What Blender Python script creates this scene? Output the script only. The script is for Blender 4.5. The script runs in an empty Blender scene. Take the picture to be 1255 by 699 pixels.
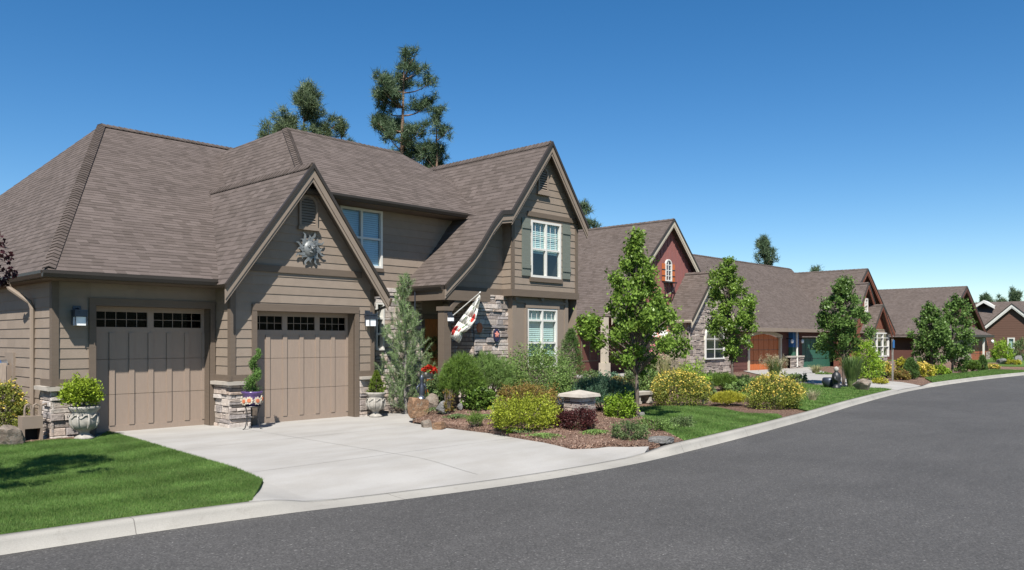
import bpy, math, random
import numpy as np
from mathutils import Vector
from mathutils.geometry import delaunay_2d_cdt
random.seed(7); RNG = np.random.default_rng(7)
scene = bpy.context.scene
C = scene.collection
V = Vector

# ------------------------------------------------------------------ camera frame (used to measure positions on the ground)
FOC, CX, HY, CAMZ = 985.0, 627.5, 417.0, 2.0
TH = math.radians(43.4); ct, st = math.cos(TH), math.sin(TH)
def ray(px, py):
    u = (px-CX)/FOC; v = (HY-py)/FOC
    return ct+u*st, st-u*ct, v
def onY(px, py, y):
    r = ray(px, py); t = y/r[1]; return V((r[0]*t, y, CAMZ+r[2]*t))
def onZ(px, py, z):
    r = ray(px, py); t = (z-CAMZ)/r[2]; return V((r[0]*t, r[1]*t, z))
def depth(x, y): return ct*x+st*y

# ------------------------------------------------------------------ materials
def newmat(name):
    m = bpy.data.materials.new(name); m.use_nodes = True
    nt = m.node_tree; return m, nt, nt.nodes, nt.links, nt.nodes['Principled BSDF']
def node(nt, t, **kw):
    n = nt.nodes.new(t)
    for k, v in kw.items():
        if k in n.inputs.keys(): n.inputs[k].default_value = v
        else: setattr(n, k, v)
    return n
def ramp(nt, fac, stops, interp='LINEAR'):
    r = nt.nodes.new('ShaderNodeValToRGB'); r.color_ramp.interpolation = interp
    el = r.color_ramp.elements
    while len(el) < len(stops): el.new(0.5)
    for e, (p, c) in zip(el, stops):
        e.position = p; e.color = (c[0], c[1], c[2], 1)
    nt.links.new(fac, r.inputs[0]); return r.outputs[0]
def mulc(c, f): return tuple(min(1, x*f) for x in c)
def mixcol(nt, a, b, fac, mode='MIX'):
    m = nt.nodes.new('ShaderNodeMix'); m.data_type = 'RGBA'; m.blend_type = mode
    for i, s in ((6, a), (7, b), (0, fac)):
        if isinstance(s, bpy.types.NodeSocket): nt.links.new(s, m.inputs[i])
        elif i == 0: m.inputs[0].default_value = s
        else: m.inputs[i].default_value = (*s, 1)
    return m.outputs[2]
def math_(nt, op, a, b=None, c=None):
    m = nt.nodes.new('ShaderNodeMath'); m.operation = op
    for i, s in enumerate((a, b, c)):
        if s is None: continue
        if isinstance(s, bpy.types.NodeSocket): nt.links.new(s, m.inputs[i])
        else: m.inputs[i].default_value = s
    return m.outputs[0]
def coords(nt, which='Object'):
    return nt.nodes.new('ShaderNodeTexCoord').outputs[which]
def noise(nt, scale, detail=4, vec=None, rough=.55, stretch=None):
    vec = vec or coords(nt)
    if stretch:
        mp = nt.nodes.new('ShaderNodeMapping'); mp.inputs['Scale'].default_value = stretch
        nt.links.new(vec, mp.inputs[0]); vec = mp.outputs[0]
    n = node(nt, 'ShaderNodeTexNoise', Scale=scale, Detail=detail, Roughness=rough)
    nt.links.new(vec, n.inputs['Vector']); return n.outputs[0]
def bump(nt, bs, h, strength=.3, dist=.01):
    b = node(nt, 'ShaderNodeBump', Strength=strength, Distance=dist)
    nt.links.new(h, b.inputs['Height']); nt.links.new(b.outputs[0], bs.inputs['Normal'])
def plain(name, col, rough=.6, var=.12, scale=6, spec=.3, metal=0., bs_=None, stretch=None, fine=40):
    m, nt, N, L, b = newmat(name)
    f = noise(nt, scale, 6, stretch=stretch)
    L.new(ramp(nt, f, [(.3, mulc(col, 1-var)), (.7, mulc(col, 1+var))]), b.inputs['Base Color'])
    b.inputs['Roughness'].default_value = rough; b.inputs['Specular IOR Level'].default_value = spec
    b.inputs['Metallic'].default_value = metal
    if bs_: bump(nt, b, noise(nt, fine, 4, stretch=stretch), bs_, .006)
    return m
def island(name, stops, rough=.85, nvar=.15, nscale=30, bs_=.4, bscale=60):
    m, nt, N, L, b = newmat(name)
    g = nt.nodes.new('ShaderNodeNewGeometry')
    c = ramp(nt, g.outputs['Random Per Island'], stops)
    f = noise(nt, nscale, 5)
    k = ramp(nt, f, [(.25, (1-nvar,)*3), (.75, (1+nvar,)*3)])
    L.new(mixcol(nt, c, k, 1.0, 'MULTIPLY'), b.inputs['Base Color'])
    b.inputs['Roughness'].default_value = rough; b.inputs['Specular IOR Level'].default_value = .2
    if bs_: bump(nt, b, noise(nt, bscale, 5), bs_, .02)
    return m
def leafmat(name, c1, c2, trans=.3, rough=.5, c3=None):
    m, nt, N, L, b = newmat(name)
    g = nt.nodes.new('ShaderNodeNewGeometry')
    st_ = [(0, c1), (.6, c2)] + ([(1, c3)] if c3 else [(1, mulc(c2, 1.25))])
    c = ramp(nt, g.outputs['Random Per Island'], st_)
    k = ramp(nt, noise(nt, 2.2, 2), [(.35, (.78,)*3), (.65, (1.15,)*3)])
    c = mixcol(nt, c, k, 1.0, 'MULTIPLY')
    L.new(c, b.inputs['Base Color']); b.inputs['Roughness'].default_value = rough
    b.inputs['Specular IOR Level'].default_value = .25
    t = nt.nodes.new('ShaderNodeBsdfTranslucent'); L.new(c, t.inputs[0])
    mx = nt.nodes.new('ShaderNodeMixShader'); mx.inputs[0].default_value = trans
    L.new(b.outputs[0], mx.inputs[1]); L.new(t.outputs[0], mx.inputs[2])
    L.new(mx.outputs[0], N['Material Output'].inputs[0]); return m

def shingle_mat(name, cols):
    """Laminated asphalt shingles: u along the eave, v up the slope, both in metres."""
    m, nt, N, L, b = newmat(name)
    uv = nt.nodes.new('ShaderNodeUVMap'); sx = nt.nodes.new('ShaderNodeSeparateXYZ'); L.new(uv.outputs[0], sx.inputs[0])
    row = math_(nt, 'FLOOR', math_(nt, 'DIVIDE', sx.outputs[1], .14))
    wn = node(nt, 'ShaderNodeTexWhiteNoise', noise_dimensions='1D'); L.new(row, wn.inputs['W'])
    us = math_(nt, 'ADD', sx.outputs[0], math_(nt, 'MULTIPLY', wn.outputs[0], 7.3))
    # uneven tabs: warp u a little before cutting it into tabs
    nz = node(nt, 'ShaderNodeTexNoise', noise_dimensions='2D', Scale=3.0, Detail=1.0)
    cb = nt.nodes.new('ShaderNodeCombineXYZ'); L.new(us, cb.inputs[0]); L.new(row, cb.inputs[1]); L.new(cb.outputs[0], nz.inputs['Vector'])
    uw = math_(nt, 'ADD', us, math_(nt, 'MULTIPLY', nz.outputs[0], .10))
    tab = math_(nt, 'FLOOR', math_(nt, 'DIVIDE', uw, .21))
    c2 = nt.nodes.new('ShaderNodeCombineXYZ'); L.new(tab, c2.inputs[0]); L.new(row, c2.inputs[1])
    w2 = node(nt, 'ShaderNodeTexWhiteNoise', noise_dimensions='2D'); L.new(c2.outputs[0], w2.inputs['Vector'])
    base = ramp(nt, w2.outputs[0], [(0, cols[0]), (.3, cols[1]), (.65, cols[2]), (1, cols[3])])
    # dark band under about half of the tabs: printed, and painting in their shadow
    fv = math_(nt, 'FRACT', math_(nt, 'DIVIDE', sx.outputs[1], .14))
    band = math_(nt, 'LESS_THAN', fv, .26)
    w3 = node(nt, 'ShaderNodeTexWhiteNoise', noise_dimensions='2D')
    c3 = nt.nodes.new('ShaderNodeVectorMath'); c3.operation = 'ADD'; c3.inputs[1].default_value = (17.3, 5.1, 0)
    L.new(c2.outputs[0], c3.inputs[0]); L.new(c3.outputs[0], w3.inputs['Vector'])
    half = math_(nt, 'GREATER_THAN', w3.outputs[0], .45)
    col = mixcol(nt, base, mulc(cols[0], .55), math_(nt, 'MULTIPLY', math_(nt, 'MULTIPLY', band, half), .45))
    gr = noise(nt, 160, 3); big = noise(nt, .6, 4)
    k = ramp(nt, gr, [(.25, (.72,)*3), (.75, (1.25,)*3)]); k2 = ramp(nt, big, [(.3, (.93,)*3), (.7, (1.07,)*3)])
    col = mixcol(nt, mixcol(nt, col, k, .7, 'MULTIPLY'), k2, 1., 'MULTIPLY')
    L.new(col, b.inputs['Base Color']); b.inputs['Roughness'].default_value = .92; b.inputs['Specular IOR Level'].default_value = .15
    bump(nt, b, gr, .4, .004); return m

M = {}
M['siding'] = island('siding_paint', [(0, (.212, .170, .133)), (.5, (.226, .181, .142)), (1, (.240, .193, .152))], .75, .07, 5, .12, 30)
M['trim'] = plain('trim_paint', (.125, .097, .074), .7, .06, 3, .2, bs_=.1, stretch=(1, 1, 8), fine=14)
M['trimlight'] = plain('trim_paint_tan', (.215, .172, .135), .7, .05, 3, .2)
M['gutter'] = plain('gutter_metal', (.036, .029, .023), .45, .05, 4, .4)
M['door'] = plain('garage_door_paint', (.265, .206, .162), .6, .04, 4, .25, bs_=.1, stretch=(6, 6, 1), fine=20)
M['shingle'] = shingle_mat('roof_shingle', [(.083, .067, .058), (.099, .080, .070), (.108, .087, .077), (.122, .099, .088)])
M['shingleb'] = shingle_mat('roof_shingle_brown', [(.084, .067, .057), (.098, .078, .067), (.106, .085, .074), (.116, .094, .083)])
M['cap'] = island('ridge_shingle', [(0, (.072, .057, .048)), (1, (.105, .084, .073))], .9, .15, 60, .3, 120)
M['stone'] = island('ledge_stone', [(0, (.16, .14, .13)), (.2, (.34, .29, .25)), (.4, (.46, .41, .37)), (.6, (.37, .29, .235)), (.78, (.26, .235, .225)), (1, (.53, .48, .43))], .9, .28, 14, .7, 40)
M['stone2'] = island('ledge_stone_grey', [(0, (.16, .135, .12)), (.3, (.30, .25, .215)), (.6, (.36, .31, .27)), (.8, (.22, .18, .16)), (1, (.42, .36, .31))], .9, .25, 14, .6, 40)
M['mortar'] = plain('mortar', (.16, .14, .125), .95, .2, 20)
M['capstone'] = plain('cap_stone', (.36, .325, .28), .85, .12, 6, .2, bs_=.3)
M['white'] = plain('white_vinyl', (.58, .565, .52), .4, .03, 5, .35)
M['cream'] = plain('cream_paint', (.44, .385, .30), .6, .05, 5)
M['shutter'] = plain('shutter_paint', (.135, .148, .125), .6, .06, 5, .3, stretch=(1, 1, 6))
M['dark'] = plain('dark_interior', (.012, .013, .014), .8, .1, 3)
M['blind'] = plain('blind_slats', (.46, .565, .54), .7, .08, 2)
M['blindsky'] = plain('blind_slats_sky_tint', (.30, .41, .53), .7, .1, 2)  # blue of the sky's reflection put into the slat colour
M['iron'] = plain('black_iron', (.02, .02, .021), .45, .2, 20, .5)
M['bronze'] = plain('lamp_metal', (.05, .06, .08), .4, .2, 20, .5, .5)
M['frost'] = plain('frosted_glass', (.78, .8, .8), .3, .03, 9, .5)
M['pewter'] = plain('pewter', (.175, .185, .183), .5, .35, 12, .5, .35)
M['steel'] = plain('brushed_steel', (.55, .56, .57), .25, .1, 10, .5, .95)
M['wooddoor'] = plain('stained_wood', (.36, .125, .030), .45, .25, 4, .4, stretch=(8, 8, 1))
M['orange'] = plain('cedar_door', (.43, .115, .032), .5, .18, 4, .3, stretch=(10, 10, 1))
M['brownd'] = plain('brown_door', (.27, .088, .048), .55, .12, 4, .3, stretch=(10, 10, 1))
M['green'] = plain('green_paint', (.032, .105, .070), .5, .1, 4, .35, stretch=(8, 8, 1))
M['red'] = plain('red_board', (.235, .098, .088), .7, .1, 3, .2, bs_=.15, stretch=(9, 9, 1), fine=12)
M['maroon'] = plain('maroon_siding', (.105, .045, .036), .7, .1, 3, .2, stretch=(1, 1, 9))
M['brownsid'] = plain('brown_siding', (.115, .064, .047), .75, .07, 3, .2, stretch=(1, 1, 9))
M['redshing'] = plain('red_shingle_siding', (.17, .066, .042), .8, .3, 9, .2, bs_=.4)
M['blue'] = plain('blue_paint', (.025, .115, .29), .5, .08, 5, .35)
M['bark'] = plain('bark', (.125, .10, .082), .9, .35, 9, .15, bs_=.7, stretch=(1, 1, .3))
M['barkpine'] = plain('pine_bark', (.21, .135, .095), .9, .35, 7, .15, bs_=.7, stretch=(1, 1, .3))
M['barkgrey'] = plain('grey_bark', (.21, .195, .175), .9, .3, 9, .15, bs_=.6)
M['rock'] = plain('field_rock', (.23, .185, .148), .9, .4, 5, .2, bs_=.8, fine=16)
M['rockgrey'] = plain('grey_rock', (.21, .20, .188), .9, .35, 5, .2, bs_=.8, fine=16)
M['rockrust'] = plain('rust_rock', (.27, .165, .098), .9, .3, 6, .2, bs_=.8, fine=16)
def rockmat(name, a, b_, l):
    m, nt, N, L, b = newmat(name)
    c = ramp(nt, noise(nt, 5, 8, rough=.7, stretch=(1, 1, 3)), [(.3, mulc(a, .6)), (.5, a), (.7, b_)])
    c = mixcol(nt, c, l, ramp(nt, noise(nt, 11, 6, rough=.7), [(.54, (0,)*3), (.66, (.8,)*3)]))
    L.new(c, b.inputs['Base Color']); b.inputs['Roughness'].default_value = .92; b.inputs['Specular IOR Level'].default_value = .15
    bump(nt, b, noise(nt, 13, 8, rough=.75), 1., .05); return m
M['rockrust'] = rockmat('rust_rock_banded', (.25, .15, .09), (.34, .235, .15), (.20, .185, .15))
M['rock'] = rockmat('field_rock_lichen', (.215, .175, .14), (.30, .255, .21), (.165, .165, .14))
M['rockgrey'] = rockmat('grey_rock_lichen', (.185, .18, .17), (.27, .26, .245), (.14, .145, .12))
M['urn'] = plain('cast_stone', (.31, .29, .255), .85, .28, 9, .2, bs_=.5, fine=24)
M['terracotta'] = plain('terracotta', (.42, .13, .06), .8, .15, 9)
M['purple'] = plain('glazed_purple', (.085, .05, .15), .25, .3, 14, .5)
M['soil'] = plain('potting_soil', (.035, .025, .018), .95, .3, 40)
M['fencewood'] = plain('fence_wood', (.33, .27, .22), .85, .15, 4, .2, stretch=(9, 9, 1))
M['redflower'] = leafmat('red_petal', (.36, .02, .014), (.5, .04, .02), .3)
M['pink'] = leafmat('pink_petal', (.62, .16, .2), (.75, .3, .33), .3)
M['yellow'] = leafmat('yellow_petal', (.55, .40, .05), (.68, .54, .13), .25)
M['navy'] = plain('navy_enamel', (.02, .02, .055), .35, .3, 20, .5)
M['pinkpaint'] = plain('pink_enamel', (.62, .25, .2), .5, .2, 20)

def glass_mat(name, tint, refl=.5, ior=1.6):
    m, nt, N, L, b = newmat(name)
    t = nt.nodes.new('ShaderNodeBsdfTransparent'); t.inputs[0].default_value = (*tint, 1)
    g = nt.nodes.new('ShaderNodeBsdfGlossy'); g.inputs['Roughness'].default_value = .02; g.inputs[0].default_value = (.95, .97, 1, 1)
    lw = nt.nodes.new('ShaderNodeLayerWeight'); lw.inputs[0].default_value = .5; r0 = ((ior-1)/(ior+1))**2
    fr_ = math_(nt, 'MULTIPLY_ADD', math_(nt, 'POWER', lw.outputs[1], 5.), 1-r0, r0)
    mx = nt.nodes.new('ShaderNodeMixShader'); L.new(math_(nt, 'ADD', fr_, refl*.3), mx.inputs[0])
    L.new(t.outputs[0], mx.inputs[1]); L.new(g.outputs[0], mx.inputs[2])
    L.new(mx.outputs[0], N['Material Output'].inputs[0]); return m
M['glass'] = glass_mat('window_glass', (.85, .93, .93), .12)
M['glassd'] = glass_mat('garage_glass', (.25, .27, .27), .0, 1.12)

# leaves
M['maple'] = leafmat('leaf_pear', (.085, .155, .024), (.205, .31, .055), .42, .36)
M['maple2'] = leafmat('leaf_pear_dark', (.062, .125, .028), (.145, .235, .060), .4, .4)
M['plum'] = leafmat('leaf_plum', (.035, .012, .016), (.07, .022, .026), .3)
M['shrubgreen'] = leafmat('leaf_mid', (.10, .17, .045), (.19, .285, .08), .32)
M['olive'] = leafmat('leaf_olive', (.09, .14, .055), (.16, .225, .085), .3)
M['mugo'] = leafmat('needle_mugo', (.045, .092, .014), (.115, .185, .030), .15)
M['youngpine'] = leafmat('needle_grey_green', (.085, .148, .048), (.195, .275, .115), .15, .55)
M['pine'] = leafmat('needle_pine', (.035, .066, .030), (.085, .125, .062), .12)
M['pinelight'] = leafmat('needle_pine_light', (.048, .078, .034), (.105, .14, .068), .12)
M['spruce'] = leafmat('needle_spruce', (.045, .095, .022), (.095, .165, .042), .12)
M['juniper'] = leafmat('needle_juniper', (.045, .095, .055), (.085, .155, .09), .12)
M['spirea'] = leafmat('leaf_spirea', (.17, .215, .022), (.32, .36, .040), .35)
M['spireared'] = leafmat('leaf_spirea_red', (.17, .13, .04), (.27, .25, .06), .35, c3=(.36, .15, .06))
M['barberry'] = leafmat('leaf_barberry', (.040, .013, .014), (.085, .026, .024), .25)
M['lime'] = leafmat('leaf_lime', (.15, .26, .022), (.27, .40, .045), .4)
M['gold'] = leafmat('leaf_gold', (.26, .27, .025), (.44, .42, .05), .35)
M['pot'] = leafmat('leaf_potentilla', (.10, .14, .025), (.24, .26, .05), .3)
M['bluegrey'] = leafmat('leaf_lavender', (.07, .08, .085), (.13, .14, .15), .2)
M['reed'] = leafmat('reed_blade', (.17, .20, .075), (.34, .32, .15), .3)
M['reedgreen'] = leafmat('reed_green', (.07, .13, .04), (.15, .21, .07), .3)
M['straw'] = leafmat('straw_blade', (.32, .27, .15), (.46, .40, .26), .3)
M['grass'] = leafmat('grass_blade', (.072, .148, .028), (.135, .245, .056), .42, .6, c3=(.21, .27, .085))
M['box'] = leafmat('leaf_boxwood', (.15, .23, .016), (.27, .36, .032), .3)
M['boxdark'] = leafmat('leaf_boxwood_dark', (.085, .14, .018), (.16, .22, .032), .3)
M['topiary'] = leafmat('leaf_topiary', (.075, .15, .035), (.14, .25, .06), .25)

# ground materials
def asphalt():
    m, nt, N, L, b = newmat('asphalt')
    f = noise(nt, 42, 5, rough=.85); v = node(nt, 'ShaderNodeTexVoronoi', Scale=62.); L.new(coords(nt), v.inputs['Vector'])
    sp = ramp(nt, v.outputs['Color'], [(.0, (.039, .0373, .0355)), (.5, (.062, .0594, .0567)), (.8, (.082, .0785, .075)), (.94, (.125, .12, .114)), (1., (.25, .24, .226))])
    k = ramp(nt, f, [(.32, (.62,)*3), (.68, (1.4,)*3)])
    k2 = ramp(nt, noise(nt, .35, 5, rough=.6), [(.3, (.86,)*3), (.7, (1.12,)*3)])
    k3 = ramp(nt, noise(nt, 3.2, 4, stretch=(.3, 1, 1)), [(.3, (.93,)*3), (.7, (1.06,)*3)])
    c = mixcol(nt, mixcol(nt, mixcol(nt, sp, k, 1, 'MULTIPLY'), k2, 1, 'MULTIPLY'), k3, 1, 'MULTIPLY')
    L.new(c, b.inputs['Base Color']); b.inputs['Roughness'].default_value = .88; b.inputs['Specular IOR Level'].default_value = .3
    bump(nt, b, f, .55, .008); return m
def concrete(name, col, stain=.12, streak=True):
    m, nt, N, L, b = newmat(name)
    f = noise(nt, 90, 4, rough=.7); big = noise(nt, .8, 5); s2 = noise(nt, 1.6, 4, stretch=(.5, 1.3, 1))
    c = ramp(nt, big, [(.3, mulc(col, 1-stain)), (.7, mulc(col, 1+stain*.5))])
    if streak: c = mixcol(nt, c, ramp(nt, s2, [(.35, (.86, .845, .815)), (.6, (1.03, 1.03, 1.03))]), .6, 'MULTIPLY')
    c = mixcol(nt, c, ramp(nt, f, [(.3, (.9,)*3), (.7, (1.08,)*3)]), 1, 'MULTIPLY')
    if not streak:   # contraction joints every three metres, grime spots
        sx = nt.nodes.new('ShaderNodeSeparateXYZ'); L.new(coords(nt), sx.inputs[0])
        jt = math_(nt, 'LESS_THAN', math_(nt, 'FRACT', math_(nt, 'DIVIDE', math_(nt, 'ADD', sx.outputs[0], 60.7), 3.05)), .0032)
        c = mixcol(nt, c, (.14, .13, .115), jt)
        c = mixcol(nt, c, (.17, .155, .13), ramp(nt, noise(nt, 5, 6, rough=.75), [(.55, (0,)*3), (.75, (.55,)*3)]))
    L.new(c, b.inputs['Base Color']); b.inputs['Roughness'].default_value = .85; b.inputs['Specular IOR Level'].default_value = .2
    bump(nt, b, f, .3, .004); return m
def lawnmat():
    m, nt, N, L, b = newmat('lawn_turf')
    f = noise(nt, 34, 6, rough=.7); big = noise(nt, .7, 4)
    c = ramp(nt, f, [(.3, (.055, .10, .022)), (.7, (.10, .17, .042))])
    c = mixcol(nt, c, ramp(nt, big, [(.3, (.85, .9, .8)), (.7, (1.2, 1.1, 1.1))]), 1, 'MULTIPLY')
    L.new(c, b.inputs['Base Color']); b.inputs['Roughness'].default_value = .95; b.inputs['Specular IOR Level'].default_value = .1
    bump(nt, b, f, .8, .03); return m
def mulchmat():
    m, nt, N, L, b = newmat('bark_mulch')
    v = node(nt, 'ShaderNodeTexVoronoi', Scale=26., Randomness=1.); mp = nt.nodes.new('ShaderNodeMapping')
    mp.inputs['Scale'].default_value = (1, 2.2, 1); mp.inputs['Rotation'].default_value = (0, 0, .5)
    dn = node(nt, 'ShaderNodeTexNoise', Scale=4., Detail=3.); L.new(coords(nt), mp.inputs[0])
    L.new(mp.outputs[0], v.inputs['Vector'])
    c = ramp(nt, v.outputs['Color'], [(.1, (.085, .048, .033)), (.4, (.165, .10, .073)), (.7, (.235, .155, .115)), (1, (.36, .27, .21))])
    c = mixcol(nt, c, ramp(nt, dn.outputs[0], [(.3, (.7,)*3), (.7, (1.2,)*3)]), 1, 'MULTIPLY')
    L.new(c, b.inputs['Base Color']); b.inputs['Roughness'].default_value = .95; b.inputs['Specular IOR Level'].default_value = .1
    bump(nt, b, v.outputs['Distance'], 1., .03); return m
M['asphalt'] = asphalt()
M['concrete'] = concrete('driveway_concrete', (.325, .312, .29), .08)
M['kerb'] = concrete('kerb_concrete', (.29, .275, .245), .14, False)
M['lawn'] = lawnmat(); M['mulch'] = mulchmat()
M['chip'] = island('mulch_chip', [(0, (.09, .05, .034)), (.5, (.2, .125, .09)), (1, (.36, .26, .2))], .95, .1, 30, 0)
M['earth'] = plain('earth', (.10, .12, .045), .95, .25, .5, .1)

def flag_mat():
    m, nt, N, L, b = newmat('flag_cloth')
    uv = nt.nodes.new('ShaderNodeUVMap').outputs[0]
    v = node(nt, 'ShaderNodeTexVoronoi', Scale=2.2, Randomness=.8); L.new(uv, v.inputs['Vector'])
    red = math_(nt, 'LESS_THAN', v.outputs['Distance'], .34)
    v2 = node(nt, 'ShaderNodeTexNoise', Scale=5.5, Detail=3.); L.new(uv, v2.inputs['Vector'])
    gr = math_(nt, 'GREATER_THAN', v2.outputs[0], .60)
    c = mixcol(nt, (.74, .72, .66), (.10, .20, .06), math_(nt, 'MULTIPLY', gr, .85))
    c = mixcol(nt, c, (.58, .045, .035), red)
    L.new(c, b.inputs['Base Color']); b.inputs['Roughness'].default_value = .8
    t = nt.nodes.new('ShaderNodeBsdfTranslucent'); L.new(c, t.inputs[0]); mx = nt.nodes.new('ShaderNodeMixShader'); mx.inputs[0].default_value = .25
    L.new(b.outputs[0], mx.inputs[1]); L.new(t.outputs[0], mx.inputs[2]); L.new(mx.outputs[0], N['Material Output'].inputs[0]); return m
M['flag'] = flag_mat()

# ------------------------------------------------------------------ object helpers
def tag(o, label=None, cat=None, group=None, kind=None):
    if label: o['label'] = label
    if cat: o['category'] = cat
    if group: o['group'] = group
    if kind: o['kind'] = kind
    return o
def thing(name, label, cat, loc=(0, 0, 0), group=None):
    o = bpy.data.objects.new(name, None); o.location = loc; o.empty_display_size = .2; C.objects.link(o)
    return tag(o, label, cat, group)
class MB:
    def __init__(s): s.v = []; s.f = []; s.mi = []; s.uv = None
    def add(s, vs, fs, mi=0):
        n = len(s.v); s.v += [tuple(p) for p in vs]; s.f += [tuple(i+n for i in f) for f in fs]; s.mi += [mi]*len(fs)
    def box(s, x0, x1, y0, y1, z0, z1, mi=0):
        s.add([(x0,y0,z0),(x1,y0,z0),(x1,y1,z0),(x0,y1,z0),(x0,y0,z1),(x1,y0,z1),(x1,y1,z1),(x0,y1,z1)],
              [(0,3,2,1),(4,5,6,7),(0,1,5,4),(1,2,6,5),(2,3,7,6),(3,0,4,7)], mi)
    def slab(s, poly, d, mi=0):
        n = len(poly); d = V(d); a = [V(p) for p in poly]
        s.add(a+[p+d for p in a], [tuple(range(n))[::-1], tuple(range(n, 2*n))]+[(i, (i+1) % n, n+(i+1) % n, n+i) for i in range(n)], mi)
    def tube(s, pts, rad, n=8, mi=0, cap=True):
        pts = [V(p) for p in pts]
        if not hasattr(rad, '__len__'): rad = [rad]*len(pts)
        base = len(s.v); ref = None
        for i, p in enumerate(pts):
            t = (pts[min(i+1, len(pts)-1)]-pts[max(i-1, 0)])
            t = t.normalized() if t.length > 1e-9 else V((0, 0, 1))
            if ref is None: ref = t.orthogonal().normalized()
            ref = (ref-t*ref.dot(t)); ref = ref.normalized() if ref.length > 1e-6 else t.orthogonal().normalized()
            b = t.cross(ref)
            for k in range(n):
                a = 2*math.pi*k/n; s.v.append(tuple(p+(ref*math.cos(a)+b*math.sin(a))*rad[i]))
        fs = []
        for i in range(len(pts)-1):
            for k in range(n):
                fs.append((base+i*n+k, base+i*n+(k+1) % n, base+(i+1)*n+(k+1) % n, base+(i+1)*n+k))
        if cap: fs.append(tuple(base+k for k in range(n))[::-1]); e = base+(len(pts)-1)*n; fs.append(tuple(e+k for k in range(n)))
        s.f += fs; s.mi += [mi]*len(fs)
    def lathe(s, prof, n=20, c=(0, 0, 0), mi=0, ax=None):
        base = len(s.v)
        for r, z in prof:
            for k in range(n):
                a = 2*math.pi*k/n; s.v.append((c[0]+r*math.cos(a), c[1]+r*math.sin(a), c[2]+z))
        fs = [(base+i*n+k, base+i*n+(k+1) % n, base+(i+1)*n+(k+1) % n, base+(i+1)*n+k) for i in range(len(prof)-1) for k in range(n)]
        fs.append(tuple(base+k for k in range(n))[::-1]); e = base+(len(prof)-1)*n; fs.append(tuple(e+k for k in range(n)))
        s.f += fs; s.mi += [mi]*len(fs)
    def build(s, name, mats, parent=None, smooth=False, origin=None):
        if not isinstance(mats, (list, tuple)): mats = [mats]
        me = bpy.data.meshes.new(name)
        off = V(origin) if origin is not None else V((0, 0, 0))
        if parent is not None: off = off+wloc(parent)
        vs = [(p[0]-off.x, p[1]-off.y, p[2]-off.z) for p in s.v]
        me.from_pydata(vs, [], s.f)
        for m in mats: me.materials.append(m)
        if len(mats) > 1: me.polygons.foreach_set('material_index', s.mi)
        if s.uv is not None:
            l = me.uv_layers.new(name='UVMap'); l.data.foreach_set('uv', [c for f in s.uv for p in f for c in p])
        if smooth: me.polygons.foreach_set('use_smooth', [True]*len(s.f))
        me.update(); o = bpy.data.objects.new(name, me); C.objects.link(o)
        if parent is not None: o.parent = parent
        if origin is not None: o.location = origin
        return o
def wloc(o):
    r = V((0, 0, 0))
    while o is not None: r = r+o.location; o = o.parent
    return r

class Fr:
    """A vertical wall frame: u runs along the wall, z up, off out of it."""
    def __init__(s, O, U, N): s.O = V(O); s.U = V(U); s.N = V(N)
    def p(s, u, z, off=0): return s.O+s.U*u+s.N*off+V((0, 0, z))
    def box(s, mb, u0, u1, z0, z1, o0, o1, mi=0):
        a = [s.p(u, z, o) for o in (o0, o1) for (u, z) in ((u0, z0), (u1, z0), (u1, z1), (u0, z1))]
        mb.add(a, [(0,1,2,3),(7,6,5,4),(0,4,5,1),(1,5,6,2),(2,6,7,3),(3,7,4,0)], mi)
def clip(poly, a, b, c):
    out = []
    for i in range(len(poly)):
        p, q = poly[i], poly[(i+1) % len(poly)]
        fp, fq = a*p[0]+b*p[1]-c, a*q[0]+b*q[1]-c
        if fp <= 1e-9: out.append(p)
        if (fp < -1e-9 and fq > 1e-9) or (fp > 1e-9 and fq < -1e-9):
            t = fp/(fp-fq); out.append((p[0]+(q[0]-p[0])*t, p[1]+(q[1]-p[1])*t))
    return out if len(out) > 2 else []
def minus(polys, hole):
    u0, u1, z0, z1 = hole; res = []
    for p in polys:
        for a in (clip(p, 1, 0, u0), clip(p, -1, 0, -u1)):
            if a: res.append(a)
        mid = clip(p, -1, 0, -u0); mid = mid and clip(mid, 1, 0, u1)
        if mid:
            for a in (clip(mid, 0, 1, z0), clip(mid, 0, -1, -z1)):
                if a: res.append(a)
    return res
def rect(u0, u1, z0, z1): return [(u0, z0), (u1, z0), (u1, z1), (u0, z1)]
def siding(fr, polys, zb, parent, mat, exp=.19, name='wall', lip=.013):
    """Lap siding: every course a slanted board with a real lower edge."""
    mb = MB()
    for p in polys:
        zmin = min(q[1] for q in p); zmax = max(q[1] for q in p)
        k = math.floor((zmin-zb)/exp)
        while zb+k*exp < zmax:
            z0 = zb+k*exp; z1 = z0+exp; k += 1
            c = clip(p, 0, -1, -z0); c = c and clip(c, 0, 1, z1)
            if not c: continue
            of = lambda z: .003+lip*(1-(z-z0)/exp)
            ua, ub = min(q[0] for q in c), max(q[0] for q in c); uu = ua; cut = ua+random.uniform(.6, 3.6)
            while uu < ub-1e-4:
                w_ = clip(clip(c, -1, 0, -uu), 1, 0, cut) if uu > ua or cut < ub else c
                if w_: mb.add([fr.p(u, z, of(z)) for u, z in w_], [tuple(range(len(w_)))])
                uu = cut; cut += 3.6
            lo = [q for q in c if abs(q[1]-min(r[1] for r in c)) < 1e-6]
            if len(lo) >= 2:
                a, b = min(lo), max(lo); z = a[1]
                mb.add([fr.p(a[0], z, of(z)), fr.p(b[0], z, of(z)), fr.p(b[0], z, .0), fr.p(a[0], z, .0)], [(0, 1, 2, 3)])
    return mb.build(name, mat, parent)
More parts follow.
